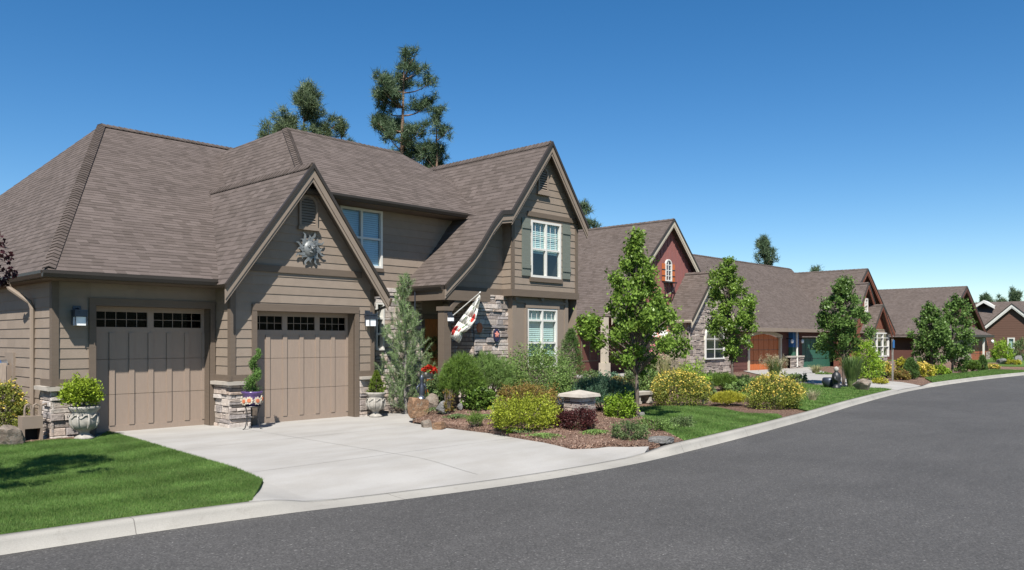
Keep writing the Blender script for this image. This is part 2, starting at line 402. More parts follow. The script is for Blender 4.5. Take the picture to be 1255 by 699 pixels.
def boards(fr, polys, parent, mat, step=.3, name='wall'):
    """Vertical board and batten."""
    mb = MB()
    for p in polys:
        mb.add([fr.p(u, z, 0) for u, z in p], [tuple(range(len(p)))])
        u0 = min(q[0] for q in p); u1 = max(q[0] for q in p); u = math.ceil(u0/step)*step
        while u < u1-.03:
            c = clip(p, -1, 0, -(u-.022)); c = c and clip(c, 1, 0, u+.022)
            if c: mb.slab([fr.p(a, b, .002) for a, b in c], fr.N*.022)
            u += step
    return mb.build(name, mat, parent)
def stones(fr, polys, parent, name='stone_veneer', mats=None, hmin=.06, hmax=.15, wmin=.12, wmax=.48, seed=1):
    rn = random.Random(seed); mb = MB()
    for p in polys:
        mb.add([fr.p(u, z, .006) for u, z in p], [tuple(range(len(p)))], 1)
        z = min(q[1] for q in p); zt = max(q[1] for q in p)
        while z < zt-.02:
            h = min(rn.uniform(hmin, hmax), zt-z)
            if zt-z-h < .05: h = zt-z
            c = clip(p, 0, -1, -(z+h*.5)); 
            mids = [q[0] for q in (clip(clip(p, 0, -1, -(z+h*.49)), 0, 1, z+h*.51) or [])]
            if mids:
                u, ue = min(mids), max(mids)
                while u < ue-.01:
                    w = min(rn.uniform(wmin, wmax)*(1 if h > .09 else 1.3), ue-u)
                    if ue-u-w < .08: w = ue-u
                    sub = [(z, h)] if rn.random() > .2 or h < .11 else [(z, h*.5), (z+h*.5, h*.5)]
                    for zz, hh in sub:
                        g = .005; o = rn.uniform(.03, .085); j = lambda: rn.uniform(.004, .018)
                        a, b, c0, d0 = u+g, u+w-g, zz+g, zz+hh-g
                        back = [(a, c0), (b, c0), (b, d0), (a, d0)]
                        fx = min(.5*(b-a)*.6, 1); 
                        fro = [(a+min(j(), fx), c0+j()*.6), (b-min(j(), fx), c0+j()*.6), (b-min(j(), fx), d0-j()*.6), (a+min(j(), fx), d0-j()*.6)]
                        vs = [fr.p(q[0], q[1], .004) for q in back]+[fr.p(q[0], q[1], o*.72) for q in back]+[fr.p(q[0], q[1], o+rn.uniform(-.008, .008)) for q in fro]
                        mb.add(vs, [(0,1,5,4),(1,2,6,5),(2,3,7,6),(3,0,4,7),(4,5,9,8),(5,6,10,9),(6,7,11,10),(7,4,8,11),(8,9,10,11)], 0)
                    u += w
            z += h
    return mb.build(name, mats or [M['stone'], M['mortar']], parent)
def flatwall(fr, polys, parent, mat, name='wall', off=0):
    mb = MB()
    for p in polys: mb.add([fr.p(u, z, off) for u, z in p], [tuple(range(len(p)))])
    return mb.build(name, mat, parent)

def roof(parent, poly, mat=None, name='roof', exp=.14, under=None):
    """A roof plane in overlapping shingle courses; the first edge of poly is its eave."""
    P = [V(p) for p in poly]; u = (P[1]-P[0]).normalized(); n = V((0, 0, 0))
    for i in range(len(P)): n += (P[i]).cross(P[(i+1) % len(P)])
    n.normalize()
    if n.z < 0: n = -n
    v = n.cross(u); v.normalize()
    if v.z < 0: v = -v
    uv = [((p-P[0]).dot(u), (p-P[0]).dot(v)) for p in P]
    mb = MB(); mb.uv = []
    vmin = min(q[1] for q in uv); vmax = max(q[1] for q in uv); k = math.floor(vmin/exp+1e-6)
    W = lambda a, b, o: P[0]+u*a+v*b+n*o
    while k*exp < vmax-1e-6:
        v0 = k*exp; v1 = v0+exp; k += 1
        c = clip(uv, 0, -1, -v0); c = c and clip(c, 0, 1, v1)
        if not c: continue
        of = lambda b: .005*(1-(b-v0)/exp)
        cc = [(a, min(max(b, v0+.0005), v1-.0005)) for a, b in c]
        mb.add([W(a, b, of(b)) for a, b in c], [tuple(range(len(c)))]); mb.uv.append(cc)
        lo = [q for q in c if abs(q[1]-v0) < 1e-5]
        if len(lo) >= 2:
            a, b = min(lo), max(lo)
            mb.add([W(a[0], v0, .005), W(b[0], v0, .005), W(b[0], v0, -.002), W(a[0], v0, -.002)], [(0, 1, 2, 3)])
            mb.uv.append([(a[0], v0+.001), (b[0], v0+.001), (b[0], v0+.001), (a[0], v0+.001)])
    # underside and edges
    nn = len(uv); t = -.07
    lo = [W(a, b, t) for a, b in uv]; hi = [W(a, b, -.004) for a, b in uv]
    mb.add(lo+hi, [tuple(range(nn))]+[(i, (i+1) % nn, nn+(i+1) % nn, nn+i) for i in range(nn)], 1)
    mb.uv.append(uv); mb.uv += [[(0, 0)]*4]*nn
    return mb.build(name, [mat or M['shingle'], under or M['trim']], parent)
def caps(parent, p0, p1, drop=.1, half=.13, name='ridge_cap', step=.15, dl=None, dr=None):
    p0, p1 = V(p0), V(p1); d = (p1-p0); L = d.length; d.normalize()
    side = d.cross(V((0, 0, 1))).normalized(); up = side.cross(d).normalized(); mb = MB()
    l = (dl or (side*half-up*drop)); r = (dr or (-side*half-up*drop))
    k = 0.
    while k < L:
        a = p0+d*k+up*.045; b = p0+d*min(k+step*1.4, L)+up*.018
        vs = [a+l, a, a+r, b+r, b, b+l]; w = [x-up*.02 for x in vs]
        mb.add(vs+w, [(0,1,4,5),(1,2,3,4),(0,6,7,1),(1,7,8,2),(0,5,11,6),(2,8,9,3)]); k += step
    return mb.build(name, M['cap'], parent)
def gutter(parent, a, b, n, mat=None, name='gutter', h=.115, d=.11):
    a, b, n = V(a), V(b), V(n); mb = MB()
    prof = [(0, 0), (0, -h), (d*.72, -h), (d, -h*.45), (d, 0), (d-.012, 0), (d-.012, -h*.4), (.01, -h*.5), (.01, 0)]
    mb.slab([a+n*x+V((0, 0, z)) for x, z in prof], b-a); return mb.build(name, mat or M['gutter'], parent)
def barge(parent, p0, p1, depth_=.2, th=.045, n=(0, -1, 0), mat=None, dark=True, drop=0.0, name='bargeboard'):
    """Board under a roof's sloping edge, with the dark drip edge above it."""
    p0, p1, n = V(p0), V(p1), V(n); z = V((0, 0, 1)); mb = MB()
    mb.slab([p0-z*.105, p1-z*.105, p1-z*(.105+depth_*.72), p0-z*(.105+depth_*.72)], n*th, 0)
    mb.slab([p0-z*(.105+depth_*.72+.004), p1-z*(.105+depth_*.72+.004), p1-z*(.12+depth_), p0-z*(.12+depth_)], n*th*.55, 0)
    if dark: mb.slab([p0+z*.012, p1+z*.012, p1-z*.10, p0-z*.10], n*(th+.03), 1)
    return mb.build(name, [mat or M['trimlight'], M['gutter']], parent)

def window(parent, fr, u0, u1, z0, z1, cols=2, rails=(.5,), grid_top=None, blind=None, frame=.06, proud=.03, name='window', fm=None, bm=None, arch=False, deep=.14):
    """White frame, sashes and bars; glass set back in it; blinds and a dark room behind."""
    mb = MB(); fm = fm or M['white']
    B = lambda a, b, c, d, o0, o1, mi=0: fr.box(mb, a, b, c, d, o0, o1, mi)
    B(u0, u0+frame, z0, z1, -.06, proud); B(u1-frame, u1, z0, z1, -.06, proud)
    B(u0+frame, u1-frame, z0, z0+frame, -.06, proud-.002); B(u0+frame, u1-frame, z1-frame, z1, -.06, proud-.002)
    for k in range(1, cols):
        u = u0+(u1-u0)*k/cols; B(u-.03, u+.03, z0+frame, z1-frame, -.05, proud-.006)
    for r in rails:
        z = z0+(z1-z0)*r; B(u0+frame, u1-frame, z-.025, z+.025, -.05, proud-.012)
    if grid_top:
        za, zb, nc, nr = grid_top
        for k in range(cols):
            a = u0+(u1-u0)*k/cols; b = u0+(u1-u0)*(k+1)/cols
            for q in range(1, nc): uu = a+(b-a)*q/nc; B(uu-.006, uu+.006, za, zb, -.02, -.012)
            for q in range(1, nr): zz = za+(zb-za)*q/nr; B(a+.03, b-.03, zz-.006, zz+.006, -.021, -.013)
    o = mb.build(name, fm, parent)
    r = MB()   # the room box behind the glass
    a, b, c, d = u0+.02, u1-.02, z0+.02, z1-.02
    pts = [fr.p(u, z, of) for of in (-.05, -.05-deep*3) for u, z in ((a, c), (b, c), (b, d), (a, d))]
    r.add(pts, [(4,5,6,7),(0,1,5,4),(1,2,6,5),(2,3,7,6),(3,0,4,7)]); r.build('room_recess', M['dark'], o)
    g = MB(); g.add([fr.p(u0+.03, z0+.03, -.025), fr.p(u1-.03, z0+.03, -.025), fr.p(u1-.03, z1-.03, -.025), fr.p(u0+.03, z1-.03, -.025)], [(0, 1, 2, 3)])
    g.build('pane', M['glass'], o)
    if blind:
        bl = MB(); z = z1-.05; zb = z1-(z1-z0)*blind
        while z > zb:
            bl.add([fr.p(u0+.05, z, -.09), fr.p(u1-.05, z, -.09), fr.p(u1-.05, z-.05, -.075), fr.p(u0+.05, z-.05, -.075)], [(0, 1, 2, 3)]); z -= .052
        bl.build('blind', bm or M['blind'], o)
    return o
def mesh_np(name, verts, k, mat, parent=None, origin=None, mats=None, mi=None):
    """verts: (n*k,3) array, k vertices per face."""
    n = len(verts)//k; me = bpy.data.meshes.new(name)
    off = np.array(origin if origin is not None else (0, 0, 0), float)
    if parent is not None: off = off+np.array(wloc(parent))
    me.vertices.add(n*k); me.vertices.foreach_set('co', (verts-off).astype(np.float32).ravel())
    me.loops.add(n*k); me.loops.foreach_set('vertex_index', np.arange(n*k, dtype=np.int32))
    me.polygons.add(n); me.polygons.foreach_set('loop_start', np.arange(0, n*k, k, dtype=np.int32))
    me.polygons.foreach_set('loop_total', np.full(n, k, dtype=np.int32))
    me.materials.append(mat); me.update(calc_edges=True); me.validate()
    o = bpy.data.objects.new(name, me); C.objects.link(o)
    if parent is not None: o.parent = parent
    if origin is not None: o.location = origin
    return o
def unit(a): return a/np.maximum(np.linalg.norm(a, axis=1, keepdims=True), 1e-9)
def leaf_verts(cent, size, aspect=.55, bias=None, up=.3, fold=.15):
    n = len(cent); a = RNG.normal(size=(n, 3))
    if bias is not None: a = a*.75+bias*1.1
    a[:, 2] -= .25; a = unit(a)
    h = RNG.normal(size=(n, 3)); h[:, 2] += up*2; b = unit(np.cross(a, h)); nn = np.cross(a, b)
    s = (size*RNG.uniform(.65, 1.3, n))[:, None]
    out = np.empty((n, 4, 3)); out[:, 0] = cent-a*s*.5; out[:, 2] = cent+a*s*.5
    out[:, 1] = cent+b*s*aspect*.5+nn*s*fold-a*s*.08; out[:, 3] = cent-b*s*aspect*.5+nn*s*fold-a*s*.08
    return out.reshape(-1, 3)
def needle_verts(base, dirs, length, width):
    n = len(base); h = RNG.normal(size=(n, 3)); b = unit(np.cross(dirs, h)); L = (length*RNG.uniform(.6, 1.15, n))[:, None]
    out = np.empty((n, 3, 3)); out[:, 0] = base-b*width*.5; out[:, 1] = base+b*width*.5; out[:, 2] = base+dirs*L
    return out.reshape(-1, 3)
def dome(n, lobes=7, lump=.22, fill=.45, low=-.15):
    """Directions and radii of an uneven, lobed half-ball."""
    d = unit(RNG.normal(size=(n*3, 3))); d = d[d[:, 2] > low][:n]
    lo = unit(RNG.normal(size=(lobes, 3))+np.array([0, 0, .4]))
    r = .80+lump*np.max(np.exp(-(1-d@lo.T)*7), axis=1)-.10*RNG.random(len(d))
    r *= 1-fill*RNG.random(len(d))**2.2
    return d, r

# ------------------------------------------------------------------ terrain
KX = [-40, -12, 0, 2.17, 3.62, 4.76, 6.44, 8.23, 11.11, 12.96, 19.16, 25.47, 33.24, 42.13, 53.3, 64, 76, 88, 100, 112]
KY = [10.6, 9.6, 8.78, 8.60, 8.47, 8.30, 7.92, 7.62, 7.50, 7.66, 8.41, 9.36, 10.30, 10.62, 10.25, 9.0, 6.2, 1.8, -4.5, -13]
def pchip(xs, ys):
    n = len(xs); h = [xs[i+1]-xs[i] for i in range(n-1)]; dl = [(ys[i+1]-ys[i])/h[i] for i in range(n-1)]
    m = [dl[0]]+[(dl[i-1]*h[i]+dl[i]*h[i-1])/(h[i]+h[i-1]) for i in range(1, n-1)]+[dl[-1]]
    def f(x):
        x = min(max(x, xs[0]), xs[-1]); i = max(0, min(n-2, next((k for k in range(n-1) if x <= xs[k+1]), n-2)))
        t = (x-xs[i])/h[i]; t2, t3 = t*t, t*t*t
        return ys[i]*(2*t3-3*t2+1)+h[i]*m[i]*(t3-2*t2+t)+ys[i+1]*(-2*t3+3*t2)+h[i]*m[i+1]*(t3-t2)
    return f
ky = pchip(KX, KY)
def ss(a, b, x): t = min(1, max(0, (x-a)/(b-a))); return t*t*(3-2*t)
def kh(x):   # kerb height: dropped across the two driveways
    return .15-.125*(ss(4.72, 5.6, x)-ss(11.2, 12.3, x))-.125*(ss(31.8, 32.6, x)-ss(36.8, 37.6, x))-.125*(ss(57, 58, x)-ss(64, 65, x))
def mound(x, y):
    m = .42*math.exp(-(((x-13.4)/2.2)**2+((y-13.0)/1.7)**2)) + .12*math.exp(-(((x-12.2)/1.6)**2+((y-10.4)/1.2)**2))
    return m*ss(0, 1.4, (x-10.3)) if x > 10.3 else 0
def zd(x, y):  # drive surface
    t = y-ky(x); k = kh(x)
    return .15-(.15-k)*(1-ss(.4, 2.2, t)) + .05*ss(.5, 8, t)
def zl(x, y): return .15+.05*ss(.5, 8, y-ky(x))
def zbed(x, y): return zl(x, y)+mound(x, y)
def inpoly(x, y, P):
    c = False; j = len(P)-1
    for i in range(len(P)):
        if (P[i][1] > y) != (P[j][1] > y) and x < (P[j][0]-P[i][0])*(y-P[i][1])/(P[j][1]-P[i][1])+P[i][0]: c = not c
        j = i
    return c
def smoothpoly(P, n=8, keep=()):
    """Closed outline rounded by Chaikin cutting, corners listed in keep left sharp."""
    for _ in range(2):
        Q = []; K = set(); m = len(P)
        for i, p in enumerate(P):
            a, b = P[i-1], P[(i+1) % m]
            if i in keep: K.add(len(Q)); Q.append(p)
            else: Q += [(p[0]*.75+a[0]*.25, p[1]*.75+a[1]*.25), (p[0]*.75+b[0]*.25, p[1]*.75+b[1]*.25)]
        P, keep = Q, K
    return P
def sheet(name, poly, zf, mat, step=.35, skirt=.0, kind='structure', lift=0.):
    out = []
    for i, p in enumerate(poly):
        q = poly[(i+1) % len(poly)]; n = max(1, int(math.hypot(q[0]-p[0], q[1]-p[1])/step))
        out += [(p[0]+(q[0]-p[0])*k/n, p[1]+(q[1]-p[1])*k/n) for k in range(n)]
    ins = []; xs = [p[0] for p in out]; ys = [p[1] for p in out]
    x = min(xs)+step*.5
    while x < max(xs):
        y = min(ys)+step*.5
        while y < max(ys):
            if inpoly(x, y, out): ins.append((x, y))
            y += step
        x += step
    pts = [V(p) for p in out+ins]; nb = len(out)
    r = delaunay_2d_cdt(pts, [], [list(range(nb))], 1, 1e-5)
    mb = MB(); vs = [(p.x, p.y, zf(p.x, p.y)+lift) for p in r[0]]
    mb.add(vs, [tuple(f) for f in r[2]])
    if skirt:
        for i in range(nb):
            p, q = out[i], out[(i+1) % nb]
            a = (*p, zf(*p)+lift); b = (*q, zf(*q)+lift)
            mb.add([a, b, (b[0], b[1], b[2]-skirt), (a[0], a[1], a[2]-skirt)], [(0, 1, 2, 3)])
    o = mb.build(name, mat, smooth=not skirt); tag(o, kind=kind); return o

mb = MB(); mb.add([(-1500, -1500, -.06), (1500, -1500, -.06), (1500, 1500, -.06), (-1500, 1500, -.06)], [(0, 1, 2, 3)])
tag(mb.build('ground', M['earth']), kind='structure')
xs = [-40+.5*i for i in range(305)]
mb = MB()   # the road, one sheet up to the kerb
for i in range(len(xs)-1):
    a, b = xs[i], xs[i+1]
    far = lambda x: ky(x)-10.5-max(0, 0)
    mb.add([(a, far(a), 0), (b, far(b), 0), (b, ky(b)+.02, 0), (a, ky(a)+.02, 0)], [(0, 1, 2, 3)])
tag(mb.build('road', M['asphalt']), kind='structure')
mb = MB()   # kerb: sloping face, rounded nose, flat top
kx = [-40+.1*i for i in range(1521)]; prof = [(-.02, 0, .002), (.0, 0, .004), (.045, .72, 0), (.06, .92, 0), (.085, 1., 0), (.20, 1.0, 0), (.205, .3, 0)]
n = len(prof)
for x in kx:
    for d, hh, a in prof:
        k = kh(x); flat = 1-(k-.025)/.125; mb.v.append((x, ky(x)+d+(.22*flat if hh > .5 else 0), max(a, k*hh)))
for i in range(len(kx)-1):
    for j in range(n-1): mb.f.append((i*n+j, (i+1)*n+j, (i+1)*n+j+1, i*n+j+1)); mb.mi.append(0)
tag(mb.build('kerb', M['kerb'], smooth=True), kind='structure')

G = lambda px, py, z=.18: tuple(onZ(px, py, z))[:2]
KB = .205
kb = lambda x: (x, ky(x)+KB)
# the near driveway
dl_ = [(5.62, 16.5), G(134, 531), G(215, 553), G(290, 573), G(323, 588, .16)]
flat = lambda x: .15+.22*(1-(kh(x)-.025)/.125)
dl2 = [(4.62, ky(4.62)+.19)]+[(x, ky(x)+flat(x)) for x in (4.75, 4.9, 5.05, 5.2)]
dr_ = [(11.95, ky(11.95)+.42), (11.6, 8.6), G(700, 546, .17), G(650, 539), G(600, 531), G(545, 525), G(506, 520), G(505, 507), (12.0, 14.4), (12.4, 15.95), (11.5, 15.9), (11.5, 15.6), (11.2, 15.6), (11.2, 15.85), (8.5, 15.85), (8.5, 15.6), (8.05, 15.6), (8.05, 16.5)]
apron = [(x, ky(x)+flat(x)) for x in np.linspace(5.3, 11.6, 14)]
drive = dl_+dl2+apron+dr_
sheet('driveway', drive, lambda x, y: zd(x, y)+.006, M['concrete'], .25, .12)
# soil under the whole lot, lowered below the drive
def zsoil(x, y):
    if kh(x) < .149: return min(zd(x, y), zl(x, y))-.07
    return zl(x, y)-.03
lot = [(x, ky(x)+.18) for x in np.arange(-30, 74, .25)]+[(76, 45), (-30, 45)]
sheet('lot_soil', lot, zsoil, M['mulch'], .8)
lot2 = [(74, ky(74)+.16), (84, ky(84)+.16), (92, ky(92)+.16), (100, ky(100)+.16), (108, ky(108)+.16), (160, 0), (160, 60), (76, 60)]
sheet('far_lawn', lot2, lambda x, y: zl(x, y)-.02, M['lawn'], 2.)
# lawns
lawn1 = [(-25, ky(-25)+KB), *[kb(x) for x in np.linspace(-22, 4.5, 30)], (4.66, ky(4.66)+KB)]+[(a[0]-.008, a[1]) for a in (*dl_[::-1][:4],)]+[(5.3, 15.35), G(70, 541), G(0, 548), (2.6, 14.6), (-2, 14.0), (-25, 14)]
sheet('lawn', lawn1, lambda x, y: zl(x, y)+.012, M['lawn'], .3, .06)
l2 = [kb(x) for x in np.linspace(12.9, 18.4, 12)]+[(18.9, 8.85), (18.6, 9.6), (19.6, 10.9), (19.6, 11.7), (18.0, 12.5), (16.6, 12.2), (15.7, 10.6), (14.4, 9.5), (13.6, 8.6)]
sheet('lawn', l2, lambda x, y: zl(x, y)+.012, M['lawn'], .3, .06)
l3 = [kb(x) for x in np.linspace(20.6, 31.6, 14)]+[(32, 10.9), (31.6, 12.4), (33.2, 15.2), (30, 16.2), (26, 14.0), (23.5, 11.6), (22.0, 10.2)]
sheet('lawn', l3, lambda x, y: zl(x, y)+.012, M['lawn'], .5, .06)
l4 = [kb(x) for x in np.linspace(38.2, 56.5, 14)]+[(56.5, 12.5), (48, 12.6), (42, 12.2)]
sheet('lawn', l4, lambda x, y: zl(x, y)+.012, M['lawn'], .6, .06)
l5 = [kb(x) for x in np.linspace(65.5, 74, 6)]+[(74, 15), (65, 15)]
sheet('lawn', l5, lambda x, y: zl(x, y)+.012, M['lawn'], .8, .06)
d2 = [(32.4, ky(32.4)+.4), (34.5, ky(34.5)+.4), (37, ky(37)+.4), (39, 15), (52.5, 22.4), (43.3, 22.4), (34.2, 15.6), (33, 13)]
sheet('driveway', d2, lambda x, y: zd(x, y)+.008, M['concrete'], .5, .12)
# planting bed right of the drive
bed = [(11.97, ky(11.97)+.45), (12.4, ky(12.4)+KB), *[kb(x) for x in (12.7, 12.9)], (13.6, 8.6), (14.4, 9.5), (15.7, 10.6), (16.5, 11.6), (18.2, 11.9), (18.2, 14.6), (15.6, 14.9), (12.7, 14.9), (12.1, 14.4)]+[(p[0]+.02, p[1]) for p in (G(505, 507), G(506, 520), G(545, 525), G(600, 531), G(650, 539), G(700, 546, .17), (11.6, 8.6))]
sheet('planting_bed', bed, lambda x, y: zbed(x, y)+.012, M['mulch'], .22, .08)
bedl = [G(0, 549), G(70, 542), (5.3, 15.45), (5.6, 16.1), (4.7, 16.2), (4.7, 22), (0, 22), (-1, 15)]
sheet('planting_bed', bedl, lambda x, y: zl(x, y)+.008, M['mulch'], .4, .05)
# paving joints in the drive are real grooves of darker filler
def joint(a, b):
    mb = MB(); a, b = V(a), V(b); d = (b-a).normalized(); s = V((-d.y, d.x))*.0045; n = 24
    for i in range(n):
        p, q = a.lerp(b, i/n), a.lerp(b, (i+1)/n)
        mb.add([(*(p-s), zd(*p)+.010), (*(q-s), zd(*q)+.010), (*(q+s), zd(*q)+.010), (*(p+s), zd(*p)+.010)], [(0, 1, 2, 3)])
    return mb
M['joint'] = plain('joint_filler', (.24, .228, .208), .95, .2, 20)
J = MB()
for a, b in (((5.95, 13.1), (11.0, 13.1)), ((8.05, 15.5), (8.15, 8.4)), ((5.15, 10.3), (11.2, 10.3))):
    j = joint(a, b); n0 = len(J.v); J.v += j.v; J.f += [tuple(i+n0 for i in f) for f in j.f]; J.mi += j.mi
tag(J.build('driveway_joint', M['joint']), kind='structure')

def grass(poly, n, hgt, wid, lift=.012):
    P = np.array(poly); lo, hi = P.min(0), P.max(0); x = RNG.uniform(lo[0], hi[0], n*2); y = RNG.uniform(lo[1], hi[1], n*2)
    keep = np.zeros(len(x), bool); j = len(P)-1; c = keep
    for i in range(len(P)):
        xi, yi, xj, yj = *P[i], *P[j]
        m = ((yi > y) != (yj > y)) & (x < (xj-xi)*(y-yi)/((yj-yi) if yj != yi else 1e-9)+xi); c = c ^ m; j = i
    x, y = x[c], y[c]; z = np.array([zl(a, b) for a, b in zip(x, y)])+lift-.004
    n = len(x); base = np.stack([x, y, z], 1); d = RNG.normal(size=(n, 3))*.42; d[:, 2] = 1
    # mowing passes lean the blades in broad curved stripes
    ph = np.sin((np.hypot(x-4.0, y-17.5))*2*math.pi/1.05); d[:, 0] += .22*ph; d[:, 1] += .22*ph
    return needle_verts(base, unit(d), hgt, wid)
near = [p for p in lawn1 if p[0] > -.5]; near = near+[(-.5, 14.2), (-.5, ky(-.5)+KB)]
g = mesh_np('grass', np.vstack([grass(near, 330000, .042, .0048), grass(l2, 60000, .055, .012), grass(l3, 30000, .06, .02), grass(l4, 20000, .07, .03)]), 3, M['grass'])
tag(g, kind='stuff')
def chips(poly, n, zf, s=.045):
    P = np.array(poly); lo, hi = P.min(0), P.max(0); pts = []
    while len(pts) < n:
        x, y = random.uniform(lo[0], hi[0]), random.uniform(lo[1], hi[1])
        if inpoly(x, y, poly): pts.append((x, y, zf(x, y)+.018))
    return leaf_verts(np.array(pts), s, .4, None, 2.5, .1)
tag(mesh_np('mulch_chips', np.vstack([chips(bed, 9000, zbed), chips(bedl, 1500, zl)]), 4, M['chip']), kind='stuff')

# ================================================================== the near house
H = thing('house', 'taupe house with two garage doors, stone pilasters and a tall curved gable', 'house', (11, 16, .2))
FG1 = Fr((0, 16.2, 0), (1, 0, 0), (0, -1, 0)); FG2 = Fr((0, 15.55, 0), (1, 0, 0), (0, -1, 0))
FL = Fr((4.91, 0, 0), (0, 1, 0), (-1, 0, 0)); FS = Fr((8.03, 0, 0), (0, 1, 0), (-1, 0, 0))
FM = Fr((0, 16.0, 0), (1, 0, 0), (0, -1, 0)); FB = Fr((0, 14.5, 0), (1, 0, 0), (0, -1, 0))
FI = Fr((0, 14.82, 0), (1, 0, 0), (0, -1, 0)); FP = Fr((0, 14.60, 0), (1, 0, 0), (0, -1, 0))
SD = M['siding']
def fboxes(fr, lst, name, mat, parent=H):
    mb = MB()
    for b in lst: fr.box(mb, *b)
    return mb.build(name, mat, parent)
# --- left garage
siding(FG1, minus([rect(4.91, 8.03, 1.28, 3.12)], (5.56, 8.02, 0, 2.78)), 1.28, H, SD)
siding(FL, minus([rect(16.8, 31, .2, 3.12), rect(16.2, 16.8, 1.28, 3.12)], (18.45, 19.0, 1.0, 1.75)), 1.28-6*.19, H, SD)
siding(FS, [rect(15.55, 16.2, 1.28, 3.3)], 1.28, H, SD)
fboxes(FG1, [(4.885, 5.0, 1.28, 3.1, 0, .035), (5.52, 5.64, .2, 2.655, -.02, .045), (7.90, 8.0, .2, 2.655, -.02, .045), (5.52, 8.0, 2.655, 2.80, -.02, .05)], 'trim', M['trim'])
fboxes(FL, [(16.172, 16.3, 1.28, 3.1, 0, .028)], 'trim', M['trim'])
fboxes(FG1, [(4.88, 5.52, 1.15, 1.28, 0, .04)], 'skirt_board', M['trim'])
fboxes(FL, [(16.168, 16.8, 1.15, 1.28, 0, .033)], 'skirt_board', M['trim'])
fboxes(FS, [(15.5, 16.19, 1.15, 1.28, 0, .03)], 'skirt_board', M['trim'])
stones(FG1, [rect(4.85, 5.52, .16, 1.07)], H, seed=3); stones(FL, [rect(16.14, 16.78, .16, 1.07)], H, seed=4)
stones(FS, [rect(15.5, 16.15, .16, 1.07)], H, seed=5)
def capst(fr, u0, u1, z=1.07, o=.13): 
    mb = MB(); k = max(1, int((u1-u0)/.4)); 
    for i in range(k): fr.box(mb, u0+(u1-u0)*i/k+.003, u0+(u1-u0)*(i+1)/k-.003, z+random.uniform(0, .008), 1.148, -.02, o+random.uniform(-.008, .012))
    return mb.build('cap_stone', M['capstone'], H)
capst(FG1, 4.78, 5.515); capst(FL, 16.075, 16.84, 1.072, .128); capst(FS, 15.44, 16.18, 1.071, .126)
def garage_door(fr, u0, u1, zt, back, cols, lites, nb, seed):
    """Sectional door: windows on top, battens below, thin joints between the sections."""
    zb = .2; mb = MB(); o = -back; h = zt-zb; B = lambda *a: fr.box(mb, *a)
    wz0, wz1 = zt-.40, zt-.10; w = u1-u0
    B(u0, u1, zb, zb+h*.30-.004, o-.05, o); B(u0, u1, zb+h*.30+.004, zb+h*.58-.004, o-.05, o); B(u0, u1, zb+h*.58+.004, wz0-.01, o-.05, o)
    B(u0, u1, wz1, zt, o-.05, o+.012); B(u0, u1, wz0-.11, wz0, o-.048, o+.012); B(u0, u1, zb, zb+.13, o-.048, o+.014)
    B(u0, u1, zb, wz0-.02, o-.09, o-.054)
    m = .10; edges = []
    for k in range(cols+1):
        c = u0+w*k/cols; a, b = max(u0, c-m*.62), min(u1, c+m*.62); B(a, b, wz0, wz1, o-.05, o+.010); edges.append((a, b))
    for k in range(nb+1):
        c = u0+w*k/nb; a, b = max(u0, c-.05), min(u1, c+.05)
        for z0_, z1_ in ((zb+.13, zb+h*.30-.004), (zb+h*.30+.004, zb+h*.58-.004), (zb+h*.58+.004, wz0-.11)):
            B(a, b, z0_, z1_, o-.002, o+.026)
    d = mb.build('garage_door', M['door'], H)
    for k in range(cols):
        a, b = edges[k][1], edges[k+1][0]; q = MB()
        q.add([fr.p(a, wz0, o-.03), fr.p(b, wz0, o-.03), fr.p(b, wz1, o-.03), fr.p(a, wz1, o-.03)], [(0, 1, 2, 3)]); q.build('pane', M['glassd'], d)
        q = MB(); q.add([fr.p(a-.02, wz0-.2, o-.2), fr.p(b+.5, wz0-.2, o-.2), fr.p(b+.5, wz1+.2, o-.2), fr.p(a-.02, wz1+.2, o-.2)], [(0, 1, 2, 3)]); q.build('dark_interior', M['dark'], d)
        q = MB()
        for j in range(1, lites): c = a+(b-a)*j/lites; fr.box(q, c-.005, c+.005, wz0, wz1, o-.026, o-.018)
        fr.box(q, a, b, (wz0+wz1)/2-.005, (wz0+wz1)/2+.005, o-.025, o-.019); q.build('muntin', M['door'], d)
garage_door(FG1, 5.66, 7.90, 2.655, .27, 2, 5, 6, 1)
fboxes(FG1, [(5.62, 5.66, .2, 2.655, -.32, .0), (7.90, 7.94, .2, 2.655, -.32, .0), (5.6, 7.94, 2.655, 2.70, -.32, -.02)], 'door_jamb', M['trim'])
# --- right garage gable
siding(FG2, minus([[(8.03, 1.28), (11.62, 1.28), (11.62, 3.2), (9.74, 5.68), (8.03, 3.36)]], (8.52, 11.17, 0, 2.76)), 1.28, H, SD)
fboxes(FG2, [(8.005, 8.12, 1.28, 3.3, 0, .036), (11.54, 11.645, 1.28, 3.2, 0, .036), (8.49, 8.60, .2, 2.62, -.02, .046), (11.09, 11.20, .2, 2.62, -.02, .046), (8.49, 11.20, 2.62, 2.77, -.02, .052)], 'trim', M['trim'])
fboxes(FG2, [(8.2, 11.28, 3.455, 3.60, 0, .05)], 'band_board', M['trim'])
fboxes(FS, [(15.52, 15.63, 1.28, 3.3, 0, .03)], 'trim', M['trim'])
for b_ in ((7.99, 8.49), (11.20, 11.66)): fboxes(FG2, [(*b_, 1.15, 1.28, 0, .042)], 'skirt_board', M['trim'])
stones(FG2, [rect(7.97, 8.47, .16, 1.07)], H, seed=6); stones(FG2, [rect(11.22, 11.68, .16, 1.07)], H, seed=7)
capst(FG2, 7.90, 8.485, 1.073, .13); capst(FG2, 11.205, 11.74, 1.073, .13)
garage_door(FG2, 8.60, 11.09, 2.62, .27, 3, 4, 6, 2)
